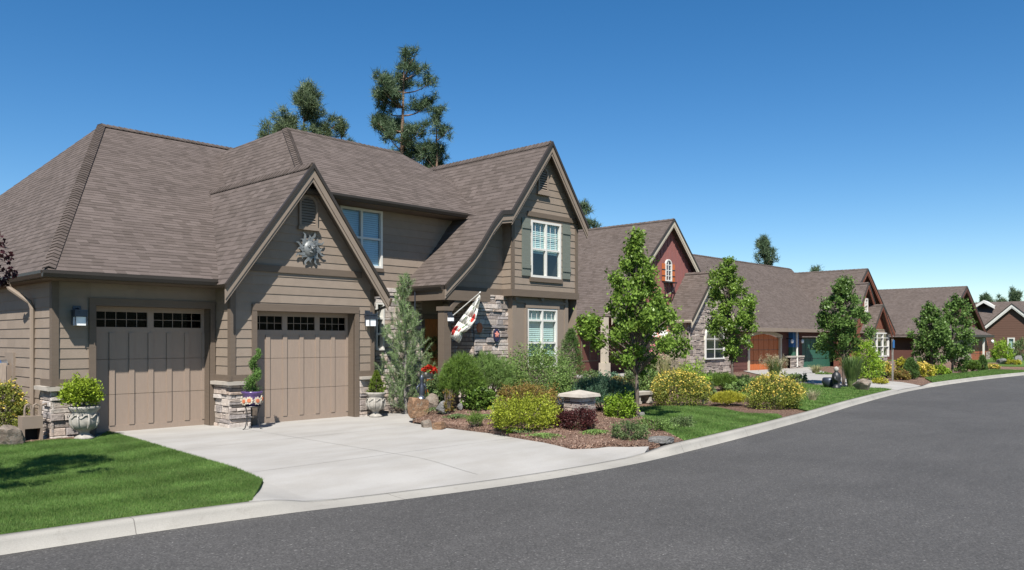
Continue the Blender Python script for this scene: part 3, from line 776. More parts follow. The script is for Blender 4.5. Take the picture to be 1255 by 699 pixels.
fboxes(FG2, [(8.56, 8.60, .2, 2.62, -.32, .0), (11.09, 11.13, .2, 2.62, -.32, .0), (8.56, 11.13, 2.62, 2.67, -.32, -.02)], 'door_jamb', M['trim'])
flatwall(Fr((11.63, 0, 0), (0, 1, 0), (1, 0, 0)), [rect(15.55, 16, .2, 3.2)], H, SD)
def arch_vent(fr, c, z0, z1, w, n):
    """Round-topped louvred attic vent with its frame and sill."""
    mb = MB(); r = w/2; zc = z1-r
    out = [(c-r, z0)]+[(c-r*math.cos(a), zc+r*math.sin(a)) for a in np.linspace(0, math.pi, 13)]+[(c+r, z0)]
    q = r-.055; inn = [(c-q, z0+.05)]+[(c-q*math.cos(a), zc+q*math.sin(a)) for a in np.linspace(0, math.pi, 13)]+[(c+q, z0+.05)]
    k = len(out)
    vs = [fr.p(*p, .07) for p in out]+[fr.p(*p, .07) for p in inn]+[fr.p(*p, .0) for p in out]+[fr.p(*p, .0) for p in inn]
    fs = []
    for i in range(k): j = (i+1) % k; fs += [(i, j, k+j, k+i), (i, 2*k+i, 2*k+j, j), (k+i, k+j, 3*k+j, 3*k+i)]
    mb.add(vs, fs); fr.box(mb, c-r-.03, c+r+.03, z0-.07, z0, 0, .10)
    v = mb.build('attic_vent', M['trimlight'], H)
    b = MB(); b.add([fr.p(*p, .026) for p in inn], [tuple(range(k))]); b.build('vent_backing', M['dark'], v)
    s = MB()
    for i in range(n):
        z = z0+.05+(z1-.06-z0-.05)*(i+.15)/n; hw = q if z < zc else math.sqrt(max(0, q*q-(z-zc)**2))
        if hw < .03: continue
        s.add([fr.p(c-hw, z, .062), fr.p(c+hw, z, .062), fr.p(c+hw, z+.055, .032), fr.p(c-hw, z+.055, .032)], [(0, 1, 2, 3)])
    s.build('louvre', M['trimlight'], v)
arch_vent(FG2, 9.83, 4.50, 5.22, .47, 10)
# --- upper storey over the middle
siding(FM, minus([rect(10.2, 15.3, 3.3, 5.36)], (11.0, 12.24, 3.77, 5.18)), 3.3, H, SD)
window(H, FM, 11.0, 12.24, 3.77, 5.18, 2, (.5,), None, .98, .055, bm=M['blindsky'])
fboxes(FM, [(10.99, 12.25, 5.19, 5.26, 0, .04)], 'trim', M['trim']); fboxes(FM, [(10.99, 12.26, 3.68, 3.765, 0, .05)], 'sill', M['trim'])
flatwall(Fr((10.2, 0, 0), (0, 1, 0), (-1, 0, 0)), [rect(16, 26, 3.3, 5.4)], H, SD)
# --- ground floor stone beside the entry
stones(FM, minus([rect(11.63, 13.5, .16, 3.3)], (12.0, 12.25, 1.75, 2.92)), H, seed=8)
window(H, FM, 12.0, 12.25, 1.75, 2.92, 1, (.34, .67), None, None, .045, .09)
fboxes(FM, [(13.5, 13.58, .2, 2.55, -.04, .05), (14.22, 14.3, .2, 2.55, -.04, .05), (13.5, 14.3, 2.55, 2.68, -.04, .055)], 'door_frame', M['trim'])
flatwall(FM, [rect(13.5, 14.3, 2.6, 3.3)], H, SD, off=-.01)
mb = MB(); FM.box(mb, 13.58, 14.22, .22, 2.55, -.05, -.01)
for z0_, z1_ in ((.4, 1.15), (1.3, 1.75), (1.9, 2.4)):
    for a, b in ((13.64, 13.87), (13.93, 14.16)): FM.box(mb, a, b, z0_, z1_, -.02, .004)
fd = mb.build('front_door', M['wooddoor'], H)
q = MB(); q.tube([FM.p(13.63, 1.1, 0), FM.p(13.63, 1.1, .05), FM.p(13.63, 1.3, .05), FM.p(13.63, 1.3, 0)], .012); q.build('handle', M['bronze'], fd)
stones(Fr((14.30, 0, 0), (0, 1, 0), (-1, 0, 0)), [rect(14.86, 16, .16, 3.2)], H, seed=9)
stones(FI, [rect(14.25, 15.62, .16, 3.18)], H, seed=10)
q = MB(); q.slab([(11.7, 15.95, .2), (11.7, 15.5, .2), (12.4, 13.9, .2), (14.25, 14.0, .2), (14.3, 15.98, .2)], (0, 0, .05)); q.build('porch_floor', M['concrete'], H)
# --- front wing: projecting bay, wall under the sweeping roof
prof = [(16.64, 7.40), (15.07, 5.35), (14.69, 5.29)]+[(lambda w: (w.x, w.z))(onY(px, py, 14.25)) for px, py in ((604.4, 272.9), (590, 297.2), (580, 311.5), (566, 327.5), (554.3, 340), (545.8, 349.5))]
e = prof[-1]
PW = []
lows = [(u, z-.10) for u, z in prof[1:]]
for (a, b) in zip(lows[:-1], lows[1:]):
    if a[0] > 12.9: PW.append([(max(b[0], 12.7), 3.2), (min(a[0], 15.31), 3.2), (min(a[0], 15.31), a[1]), (max(b[0], 12.7), b[1])])
PW.append([(15.07, 3.2), (15.32, 3.2), (15.32, 5.5), (15.07, 5.25)])
siding(FI, PW, 3.3, H, SD)
siding(FB, minus([[(15.31, 3.3), (18.03, 3.3), (18.03, 5.40), (16.66, 7.27), (15.31, 5.50)]], (16.06, 17.31, 3.70, 5.24)), 3.3, H, SD)
siding(Fr((15.31, 0, 0), (0, 1, 0), (-1, 0, 0)), [rect(14.5, 14.82, 3.3, 5.45)], 3.3, H, SD)
fboxes(FB, [(15.285, 15.40, 3.35, 5.3, 0, .036), (17.94, 18.055, 3.35, 5.3, 0, .036), (15.9, 18.0, 5.33, 5.46, 0, .046)], 'trim', M['trim'])
fboxes(FB, [(15.26, 18.08, 3.16, 3.345, -.34, .06)], 'belt_board', M['trim'])
fboxes(FI, [(12.8, 15.25, 3.16, 3.343, -.02, .055)], 'belt_board', M['trim'])
window(H, FB, 16.06, 17.31, 3.70, 5.24, 2, (.5,), (4.50, 5.17, 3, 2), .55, .06)
fboxes(FB, [(16.0, 17.36, 3.58, 3.695, 0, .055)], 'sill', M['trim'])
for a, b in ((15.68, 16.02), (17.36, 17.70)):
    mb = MB()
    for k in range(3): w = (b-a)/3; FB.box(mb, a+w*k+.004, a+w*(k+1)-.004, 3.72, 5.26, .02, .045)
    for z in (3.92, 4.98): FB.box(mb, a, b, z, z+.09, .045, .065)
    mb.build('shutter', M['shutter'], H)
arch_vent(FB, 16.52, 6.02, 6.72, .42, 9)
# ground-floor bay window with its panelled surround
flatwall(FP, minus([rect(15.45, 17.72, .2, 3.17)], (16.02, 17.26, 1.25, 2.86)), H, M['trimlight'])
for x, n in ((15.45, -1), (17.72, 1)): flatwall(Fr((x, 0, 0), (0, 1, 0), (n, 0, 0)), [rect(14.6, 15.2, .2, 3.17)], H, M['trimlight'])
fboxes(FP, [(15.43, 15.58, .2, 3.0, 0, .03), (17.6, 17.74, .2, 3.0, 0, .03), (15.43, 17.74, 3.0, 3.06, 0, .035), (15.94, 16.015, 1.2, 2.9, 0, .04), (17.265, 17.34, 1.2, 2.9, 0, .04), (15.94, 17.34, 2.87, 3.0, 0, .045), (16.52, 16.64, 3.06, 3.16, 0, .09), (15.5, 15.6, 3.06, 3.16, 0, .09), (17.56, 17.66, 3.06, 3.16, 0, .09)], 'trim', M['trimlight'])
window(H, FP, 16.02, 17.26, 1.25, 2.86, 2, (.42, .80), (2.55, 2.80, 3, 1), .8, .055)
flatwall(Fr((0, 15.2, 0), (1, 0, 0), (0, -1, 0)), [rect(17.7, 18.0, .2, 3.2)], H, SD)
flatwall(Fr((18.03, 0, 0), (0, 1, 0), (1, 0, 0)), [rect(14.5, 24, .2, 5.3)], H, SD)
flatwall(Fr((0, 24, 0), (1, 0, 0), (0, 1, 0)), [rect(13, 18.03, .2, 5.3)], H, SD); flatwall(Fr((0, 31, 0), (1, 0, 0), (0, 1, 0)), [rect(4.91, 13, .2, 4.5)], H, SD)
# --- roofs
A1 = (8.27, 23.3, 7.90); R1 = (13.0, 23.3, 7.90)
roof(H, [(4.65, 15.62, 3.235), (7.86, 15.62, 3.235), (9.80, 20.0, 5.93), (12.6, 20.4, 6.17), R1, A1])
roof(H, [(4.65, 31, 3.235), (4.65, 15.62, 3.235), A1, (6.70, 30.5, 5.87)])
roof(H, [(13.0, 31, 3.2), (4.59, 31, 3.2), (8.27, 23.3, 7.88), (13.0, 23.3, 7.88)])
A2 = (11.55, 19.3, 7.70); R2 = (15.44, 19.3, 7.70)
roof(H, [(9.78, 15.45, 5.33), (15.0, 15.45, 5.33), (16.16, 17.73, 6.733), R2, A2])
roof(H, [(9.78, 26, 5.33), (9.78, 15.45, 5.33), A2, (11.40, 26, 7.50)])
roof(H, [(17.24, 15.45, 5.33), (17.24, 24, 5.33), (15.44, 24, 7.7), R2])
roof(H, [(17.3, 26, 4.0), (11.4, 26, 4.0), (11.55, 19.3, 7.68), (15.44, 19.3, 7.68)])
# garage gable
GX, GZ, GY = 9.74, 5.84, 15.18
roof(H, [(7.72, 20.6, 3.12), (7.72, GY, 3.12), (GX, GY, GZ), (GX, 20.6, GZ)])
roof(H, [(11.80, GY, 3.08), (11.80, 16.0, 3.08), (GX, 20.6, GZ), (GX, GY, GZ)])
for x, z in ((7.72, 3.12), (11.80, 3.08)): barge(H, (x, GY+.02, z), (GX, GY+.02, GZ), .27)
caps(H, (GX, GY+.02, GZ), (GX, 20.2, GZ), .12, .11)
# wing: steep gable with a swept lower roof on the left
WY = 14.25
roof(H, [(18.21, WY, 5.27), (18.21, 24, 5.27), (16.64, 24, 7.40), (16.64, WY, 7.40)])
roof(H, [(15.07, 22, 5.35), (15.07, WY, 5.35), (16.64, WY, 7.40), (16.64, 22, 7.40)])
seg = prof[1:]
for (a, b) in zip(seg[:-1], seg[1:]):
    roof(H, [(b[0], 16.25, b[1]), (b[0], WY, b[1]), (a[0], WY, a[1]), (a[0], 16.25, a[1])], exp=.14)
    barge(H, (b[0], WY+.02, b[1]), (a[0], WY+.02, a[1]), .2)
barge(H, (15.07, WY+.02, 5.35), (16.64, WY+.02, 7.40), .25); barge(H, (18.21, WY+.02, 5.27), (16.64, WY+.02, 7.40), .25)
caps(H, (16.64, WY+.02, 7.40), (16.64, 22, 7.40), .12, .11)
caps(H, (4.68, 15.66, 3.27), A1, .045, .105); caps(H, A1, R1, .08, .12); caps(H, (9.9, 15.7, 5.5), A2, .05, .105); caps(H, A2, R2, .08, .12)
gutter(H, (4.55, 15.62, 3.225), (7.74, 15.62, 3.225), (0, -1, 0)); gutter(H, (4.65, 15.62, 3.225), (4.65, 30, 3.225), (-1, 0, 0))
gutter(H, (9.7, 15.45, 5.33), (14.55, 15.45, 5.33), (0, -1, 0)); gutter(H, (e[0], WY+.05, e[1]+.01), (e[0], 16.0, e[1]+.01), (-1, 0, 0))
def soffit(pts, name='soffit', mat=None):
    mb = MB(); mb.slab(pts, (0, 0, .02)); return mb.build(name, mat or M['trim'], H)
soffit([(4.66, 15.63, 3.09), (8.02, 15.63, 3.09), (8.02, 16.2, 3.08), (4.91, 16.2, 3.08), (4.91, 31, 3.08), (4.66, 31, 3.08)])
soffit([(9.8, 15.46, 5.2), (15.2, 15.46, 5.2), (15.2, 16.0, 5.2), (9.8, 16.0, 5.2)])
# porch: post with curved bracket, beam and ceiling
px0, py0 = 12.84, 14.36
mb = MB(); mb.box(px0-.11, px0+.11, py0-.11, py0+.11, .25, 2.75); mb.box(px0-.15, px0+.15, py0-.15, py0+.15, .2, .5); mb.box(px0-.14, px0+.14, py0-.14, py0+.14, 2.70, 2.80)
mb.build('porch_post', M['trim'], H)
mb = MB(); mb.box(px0-.1, 14.3, py0-.09, py0+.09, 2.96, 3.2); mb.box(px0-.092, px0+.092, py0+.09, 16, 2.962, 3.2)
arc = [(px0+.10+.62*(1-math.cos(a)), 2.35+.62*math.sin(a)) for a in np.linspace(0, math.pi/2, 9)]
for (a, b) in zip(arc[:-1], arc[1:]): mb.slab([(a[0], py0-.06, a[1]), (b[0], py0-.06, b[1]), (b[0]-.07, py0-.06, b[1]+.09), (a[0]-.07, py0-.06, a[1]+.09)], (0, .12, 0))
mb.build('porch_beam', M['trim'], H)
q = MB(); q.slab([(12.7, 14.3, 3.19), (14.35, 14.3, 3.19), (14.35, 16, 3.19), (12.7, 16, 3.19)], (0, 0, .015)); q.build('porch_ceiling', M['trim'], H)
# downspouts
mb = MB(); P = [V((4.53, 17.55, 3.08)), V((4.56, 17.5, 2.98)), V((4.83, 17.25, 2.72)), V((4.86, 17.22, 2.6)), V((4.86, 17.22, .35)), V((4.78, 17.22, .28))]
mb.tube(P, .045, 8); mb.build('downspout', M['trimlight'], H)
mb = MB(); mb.tube([V((12.02, 15.35, 3.0)), V((12.02, 15.42, 2.85)), V((11.72, 15.9, 2.6)), V((11.72, 15.9, .3))], .035, 8); mb.build('downspout', M['trim'], H)
mb = MB(); mb.tube([V((e[0]-.06, 15.3, e[1]-.1)), V((e[0]-.06, 15.3, .3))], .016, 6); mb.build('rain_chain', M['bronze'], H)
# wall lamps
def lamp(fr, u, z, oo=.0):
    mb = MB(); fr.box(mb, u-.07, u+.07, z-.02, z+.24, oo, oo+.03); fr.box(mb, u-.11, u+.11, z+.12, z+.16, oo+.03, oo+.26); fr.box(mb, u-.015, u+.015, z+.16, z+.2, oo+.03, oo+.2)
    for a in (-.1, .1):
        for b in (.06, .24): fr.box(mb, u+a-.008, u+a+.008, z-.12, z+.12, oo+b, oo+b+.014)
    l = mb.build('wall_lamp', M['bronze'], H)
    q = MB(); fr.box(q, u-.085, u+.085, z-.13, z+.03, oo+.078, oo+.232); q.build('lamp_glass', M['frost'], l)
    q = MB(); fr.box(q, u-.10, u+.10, z+.032, z+.118, oo+.06, oo+.25); q.build('lamp_hood', M['bronze'], l)
lamp(FG1, 5.31, 2.40); lamp(FG2, 11.45, 2.46)
lp = MB(); lp.box(12.80, 12.90, 14.10, 14.20, 2.42, 2.62); lp.box(12.82, 12.88, 14.14, 14.27, 2.62, 2.66); l = lp.build('wall_lamp', M['bronze'], H)
lp = MB(); lp.box(12.785, 12.895, 14.09, 14.19, 2.45, 2.53); lp.build('lamp_glass', M['frost'], l)
# electric meter on the left wall
mb = MB(); FL.box(mb, 18.42, 19.02, 1.0, 1.75, -.02, .05); FL.box(mb, 18.55, 18.9, 1.05, 1.5, .05, .12); mt = mb.build('meter_panel', M['trimlight'], H)
mb = MB(); ang = np.linspace(0, 2*math.pi, 17)[:-1]; c0 = V((4.80, 18.7, 1.5))
mb.tube([c0+V((.01, 0, 0)), c0, c0-V((.10, 0, 0)), c0-V((.13, 0, 0))], [.11, .11, .10, .05], 18); mb.tube([c0-V((.02, 0, .1)), c0-V((.02, 0, .5))], .04, 10); mb.build('meter_dial', M['steel'], mt)

# ------------------------------------------------------------------ things on and round the near house
def gz(x, y): 
    if inpoly(x, y, bed): return zbed(x, y)+.012
    if inpoly(x, y, drive): return zd(x, y)+.006
    return zl(x, y)
# sun face sculpture
S = thing('sun_sculpture', 'pewter sun face with wavy rays hung on the garage gable', 'wall sculpture', (9.86, 15.5, 4.02))
mb = MB(); c0 = V((9.86, 15.49, 4.02))
mb.v = []; 
for i in range(9):
    th = i/8*math.pi/2
    for k in range(24):
        a = 2*math.pi*k/24; r = .165*math.sin(th) if i else 0.0005
        mb.v.append((c0.x+r*math.cos(a), c0.y-.09*math.cos(th), c0.z+r*1.1*math.sin(a)))
mb.f = [(i*24+k, i*24+(k+1) % 24, (i+1)*24+(k+1) % 24, (i+1)*24+k) for i in range(8) for k in range(24)]; mb.mi = [0]*len(mb.f)
mb.tube([c0+V((0, -.085, .05)), c0+V((0, -.125, -.01)), c0+V((0, -.10, -.03))], [.015, .028, .02], 8)
for s_ in (-1, 1):
    mb.tube([c0+V((s_*.035, -.085, .055)), c0+V((s_*.065, -.09, .07)), c0+V((s_*.10, -.07, .05))], [.01, .014, .008], 6)
    mb.tube([c0+V((s_*.045, -.092, .03)), c0+V((s_*.07, -.092, .033)), c0+V((s_*.09, -.08, .026))], [.006, .016, .006], 8)
mb.tube([c0+V((-.06, -.085, -.07)), c0+V((0, -.10, -.085)), c0+V((.06, -.085, -.07))], [.008, .017, .008], 8)
mb.build('face', M['pewter'], S, smooth=True)
mb = MB()
for k in range(16):
    a = 2*math.pi*k/16+.1; L = .40 if k % 2 else .31; d = V((math.cos(a), 0, math.sin(a))); s_ = V((-math.sin(a), 0, math.cos(a)))
    pts = [(.14+(L-.14)*t, .03*math.sin(t*6.3), .045*(1-t)**.8+.004) for t in np.linspace(0, 1, 8)]
    lo = [c0+d*r+s_*(w-h) for r, w, h in pts]; hi = [c0+d*r+s_*(w+h) for r, w, h in pts][::-1]
    mb.slab(lo+hi, (0, -.02, 0))
mb.build('rays', M['pewter'], S)
# flag on its staff
F = thing('garden_flag', 'white cloth flag with red poppies hanging from a slanted staff beside the porch post', 'flag', (12.9, 14.2, 2.5))
tip = onY(588, 359, 13.3); base = V((12.87, 14.24, 2.50))
mb = MB(); mb.tube([base, tip], [.014, .011], 8); mb.tube([tip, tip+V((.01, -.02, .03))], [.02, .006], 8); mb.box(12.84, 12.95, 14.22, 14.26, 2.45, 2.56); mb.build('staff', M['white'], F)
rowsL = [(587, 361), (578, 374), (569, 385), (562, 394), (555, 404), (551, 413)]; rowsR = [(589, 363), (586, 379), (583, 392), (577, 402), (568, 409), (563, 421)]
mb = MB(); mb.uv = []; g = []; nr = len(rowsL)
for i, (a, b) in enumerate(zip(rowsL, rowsR)):
    r = []
    for j in range(9):
        t = j/8; yy = 13.42+.62*i/(nr-1)-.30*t*min(1, i/2)+.04*math.sin(t*9+i*1.3)+.03*math.cos(i*2.1+t*3)
        r.append(onY(a[0]+(b[0]-a[0])*t, a[1]+(b[1]-a[1])*t, yy))
    g.append(r)
for i in range(nr-1):
    for j in range(8):
        mb.add([g[i][j], g[i][j+1], g[i+1][j+1], g[i+1][j]], [(0, 1, 2, 3)]); mb.uv.append([(j/8, i/4), ((j+1)/8, i/4), ((j+1)/8, (i+1)/4), (j/8, (i+1)/4)])
fo = mb.build('cloth', M['flag'], F, smooth=True); fo.modifiers.new('t', 'SOLIDIFY').thickness = .004
# wreath, oval and square ornaments
wc = V((13.88, 15.93, 1.82)); n = 900; a = RNG.uniform(0, 2*math.pi, n); rr = .20+RNG.normal(0, .035, n)
cent = np.stack([wc.x+rr*np.cos(a), wc.y+RNG.normal(0, .03, n), wc.z+rr*np.sin(a)], 1)
tag(mesh_np('wreath', leaf_verts(cent, .06, .5), 4, M['spireared'], origin=wc), 'round twig wreath with dull red leaves on the front door', 'wreath')
def oval(c, rx, rz, th, nn=24):
    mb = MB(); out = [(c.x+rx*math.cos(t), c.y, c.z+rz*math.sin(t)) for t in np.linspace(0, 2*math.pi, nn+1)[:-1]]
    mb.slab(out, (0, -th, 0)); return mb
c = onY(608, 411, 14.73); O = thing('wall_plaque', 'dark navy oval plaque with a pink flower on the sunlit stone wall', 'plaque', c)
oval(c, .11, .17, .03).build('plate', M['navy'], O)
mb = oval(c+V((0, -.03, .02)), .05, .05, .02, 14)
for k in range(5):
    t = 2*math.pi*k/5+.3; q = oval(c+V((.055*math.cos(t), -.03, .02+.055*math.sin(t))), .026, .026, .012, 10); n0 = len(mb.v); mb.v += q.v; mb.f += [tuple(i+n0 for i in f) for f in q.f]; mb.mi += q.mi
mb.build('flower', M['pinkpaint'], O)
c = onY(587, 402, 14.74); mb = oval(c, .10, .14, .04, 6)
tag(mb.build('wall_ornament', M['terracotta'], origin=c), 'terracotta ornament on the shaded stone wall beside the flag', 'wall ornament')

# ------------------------------------------------------------------ plants
def plant(name, label, cat, x, y, group=None, z=None):
    return thing(name, label, cat, (x, y, gz(x, y)-.02 if z is None else z), group)
def size_at(x, y, wpx, pytop, z0):
    d = depth(x, y); return wpx*d/FOC, CAMZ+(HY-pytop)/FOC*d-z0
def at(px, Y): r = ray(px, 420); t = Y/r[1]; return r[0]*t, Y
def stems(T, n, w, h, mat, r=.012):
    mb = MB(); b = wloc(T)
    for k in range(n):
        a = random.uniform(0, 6.28); q = random.uniform(.2, .9)
        mb.tube([b+V((.04*math.cos(a), .04*math.sin(a), -.02)), b+V((w*.22*q*math.cos(a), w*.22*q*math.sin(a), h*.4)), b+V((w*.42*q*math.cos(a+.2), w*.42*q*math.sin(a+.2), h*.8))], [r, r*.8, r*.4], 5)
    return mb.build('stem', mat, T)
def shrub(label, cat, px, Y, pytop, wpx, mat, n=4200, leaf=.05, aspect=.55, depth_=1.0, low=-.6, lump=.2, flower=None, nf=0, fsize=.05, name='shrub', tuft=.10, hscale=1.0, z=None, x=None, topmat=None, h=None, w=None):
    if x is None: x, Y = at(px, Y)
    T = plant(name, label, cat, x, Y, z=z); b = np.array(wloc(T))
    W, Hh = size_at(x, Y, wpx, pytop, b[2]); W = w or W; Hh = h or Hh
    nt = max(30, n//22); d, r = dome(nt, 9, lump, .5, low)
    nt = len(d); sc = np.array([W/2, W/2*depth_, Hh*.62])
    tips = d*r[:, None]*sc; tips[:, 2] += Hh*.34; tips[:, 2] = np.where(tips[:, 2] < .03, RNG.uniform(.03, .22, nt)*Hh, tips[:, 2])
    idx = RNG.integers(0, nt, n); cent = b+tips[idx]+RNG.normal(size=(n, 3))*tuft*min(W, Hh*1.2)*.5
    cent[:, 2] = np.maximum(cent[:, 2], b[2]+.02)
    bias = d[idx]*np.array([1, 1, .8])+np.array([0, 0, .35])
    m = n//6; sh = RNG.integers(0, nt, max(6, nt//7)); q = sh[RNG.integers(0, len(sh), m)]; f = RNG.random(m)   # shoots that break the outline
    cent[:m] = b+tips[q]+unit(d[q]*.7+np.array([0, 0, .8]))*(f*.24*min(W, Hh))[:, None]+RNG.normal(size=(m, 3))*.018*(1+W)
    cent[:, 2] = np.maximum(cent[:, 2], b[2]+.02)
    if topmat:
        hi = cent[:, 2] > b[2]+Hh*.62+RNG.normal(0, .06, n)*Hh
        mesh_np('foliage', leaf_verts(cent[hi], leaf, aspect, bias[hi]), 4, topmat, T)
        cent, bias = cent[~hi], bias[~hi]
    mesh_np('foliage', leaf_verts(cent, leaf, aspect, bias), 4, mat, T)
    stems(T, 7, W, Hh, M['bark'])
    if flower:
        d, r = dome(nf, 9, lump, .08, .02); fc = d*(r[:, None]+.10)*sc; fc[:, 2] += Hh*.36
        k = RNG.random(len(fc)) < .5+.5*np.clip((d[:, 2]), 0, 1); fc = fc[k]+b
        fc = np.repeat(fc, 3, axis=0)+RNG.normal(size=(len(fc)*3, 3))*fsize*.28
        mesh_np('flowers', leaf_verts(fc, fsize, .8, None, 1.5), 4, flower, T)
    return T
def needles(label, cat, px, Y, pytop, wpx, mat, name='shrub', shape='dome', n=520, nl=.11, nw=.006, per=26, x=None, z=None, depth_=1.0, h=None, w=None, shoot=.16, lean=.55):
    """Conifer shrub: upright shoots clothed in needles."""
    if x is None: x, Y = at(px, Y)
    T = plant(name, label, cat, x, Y, z=z); b = np.array(wloc(T)); W, Hh = size_at(x, Y, wpx, pytop, b[2]); W = w or W; Hh = h or Hh
    if shape == 'dome':
        d, r = dome(n, 8, .2, .5, -.2); tips = d*r[:, None]*np.array([W/2, W/2*depth_, Hh*.6]); tips[:, 2] += Hh*.38
        ax = d*np.array([lean, lean, .3])+np.array([0, 0, .75])
    else:
        t = RNG.random(n)**.8; a = RNG.uniform(0, 2*math.pi, n); prof_ = np.clip(np.interp(t, [0, .12, .4, .8, 1], [.75, 1, .82, .32, .03] if shape == 'cone' else [.6, .95, 1, .62, .06]), 0, 1)
        rr = W/2*prof_*np.sqrt(RNG.uniform(.3, 1, n))*(1+.14*np.sin(a*3+t*9)); tips = np.stack([rr*np.cos(a), rr*np.sin(a)*depth_, t*Hh*.96], 1)
        ax = np.stack([np.cos(a)*lean, np.sin(a)*lean, np.full(n, .6)], 1)
    tips[:, 2] = np.maximum(tips[:, 2], .04); ax = unit(ax+RNG.normal(size=ax.shape)*.22); n = len(tips)
    k = np.repeat(np.arange(n), per); s_ = RNG.uniform(-.5, .5, len(k))*shoot
    base = b+tips[k]+ax[k]*s_[:, None]; dr = unit(ax[k]*.75+RNG.normal(size=(len(k), 3))*.62)
    mesh_np('foliage', needle_verts(base, dr, nl, nw), 3, mat, T)
    mb = MB(); bb = wloc(T)
    for i in RNG.integers(0, n, 14): mb.tube([bb, bb+V(tips[i])*.55+V((0, 0, .02)), bb+V(tips[i])], [.018, .012, .006], 5)
    mb.build('stem', M['bark'], T); return T
def reeds(label, cat, px, Y, pytop, wpx, mat, n=420, name='grass_tuft', x=None, z=None, wid=.012, h=None, w=None, plume=None):
    if x is None: x, Y = at(px, Y)
    T = plant(name, label, cat, x, Y, z=z); b = np.array(wloc(T)); W, Hh = size_at(x, Y, wpx, pytop, b[2]); W = w or W; Hh = h or Hh
    out = []; a = RNG.uniform(0, 2*math.pi, n); rr = np.sqrt(RNG.random(n)); h_ = Hh*RNG.uniform(.55, 1, n)
    p0 = b+np.stack([rr*np.cos(a)*W*.16, rr*np.sin(a)*W*.16, np.zeros(n)], 1); o = np.stack([np.cos(a), np.sin(a), np.zeros(n)], 1)*(rr*W*.42)[:, None]
    side = np.stack([-np.sin(a), np.cos(a), np.zeros(n)], 1)*wid*.5; prev = p0; pw = 1.
    for t in (.35, .7, 1.):
        p = p0+o*(t**1.9)+np.stack([np.zeros(n), np.zeros(n), h_*(t-.12*t*t*t)], 1); w2 = 1-t*.85
        out.append(np.stack([prev-side*pw, prev+side*pw, p+side*w2, p-side*w2], 1)); prev = p; pw = w2
    mesh_np('blades', np.concatenate(out).reshape(-1, 3), 4, mat, T)
    if plume:
        k = RNG.random(n) < .25; q = prev[k]; c = np.repeat(q, 14, axis=0)+RNG.normal(size=(len(q)*14, 3))*np.array([.02, .02, .09])
        mesh_np('plumes', leaf_verts(c, .05, .3), 4, plume, T)
    return T
def bez(p, q, sag, n=6):
    return [p.lerp(q, t)+V((0, 0, sag*math.sin(math.pi*t))) for t in np.linspace(0, 1, n)]
def tree(label, px, Y, pytop, prof_, mat, trunkr=.055, n=9500, leaf=.095, x=None, name='street_tree', group=None, bark=None, seed=1, trunk_to=.9, blobs=60, squash=.8, blobr=.17):
    """Young street tree: tapered trunk, rising limbs, crown of leaf clumps. prof_: (height share, half-width in m)."""
    rn = random.Random(seed)
    if x is None: x, Y = at(px, Y)
    T = plant(name, label, 'tree', x, Y, group); b = wloc(T); Hh = CAMZ+(HY-pytop)/FOC*depth(x, Y)-b.z
    mb = MB(); lean = V((rn.uniform(-.04, .04), rn.uniform(-.04, .04), 0))
    tp = lambda t: b+V((0, 0, Hh*t))+lean*Hh*t*t+V((.03*math.sin(t*9+seed), .03*math.cos(t*7+seed), 0))*min(1, t*4)
    mb.tube([tp(t) for t in np.linspace(-.01, trunk_to, 12)], [trunkr*(1.35 if i == 0 else 1)*(1-.85*i/11) for i in range(12)], 10)
    hs = [p[0] for p in prof_]; ws = [p[1] for p in prof_]; tips = []; rads = []
    for k in range(blobs):
        t = hs[0]+(hs[-1]-hs[0])*((k+rn.random())/blobs)**.92; w = np.interp(t, hs, ws); a = k*2.4+rn.uniform(-.5, .5); q = rn.uniform(.12, 1.32)**.75
        tip = tp(t)+V((math.cos(a)*w*q, math.sin(a)*w*q*.95, rn.uniform(-.04, .04)*Hh)); tips.append(tip); rads.append((.5+.5*rn.random())*(blobr*rn.uniform(.5, 1.2)*(.6+.6*min(1, w))))
        if q > .35: st_ = tp(max(hs[0]*.86, t-.16-.05*rn.random())); mb.tube(bez(st_, tip, .06*w), [.022*(1-t*.6), .018, .014, .010, .007, .004], 5, cap=False)
    mb.build('trunk', bark or M['bark'], T)
    tips = np.array(tips); rads = np.array(rads); p = rads**2/np.sum(rads**2); idx = RNG.choice(len(tips), n, p=p)
    d = unit(RNG.normal(size=(n, 3))); r = RNG.random(n)**.42
    cent = tips[idx]+d*(r*rads[idx])[:, None]*np.array([1.25, 1.25, 1.15/squash*.8])
    # a few loose shoots that stick out of the outline
    m = n//5; j = RNG.integers(0, len(tips), m); dd = unit(RNG.normal(size=(m, 3))+np.array([0, 0, .5])); cent[:m] = tips[j]+dd*(rads[j]*RNG.uniform(1., 2.2, m))[:, None]
    bias = d*.6+np.array([0, 0, -.15]); mesh_np('crown', leaf_verts(cent, leaf, .62, bias), 4, mat, T); return T
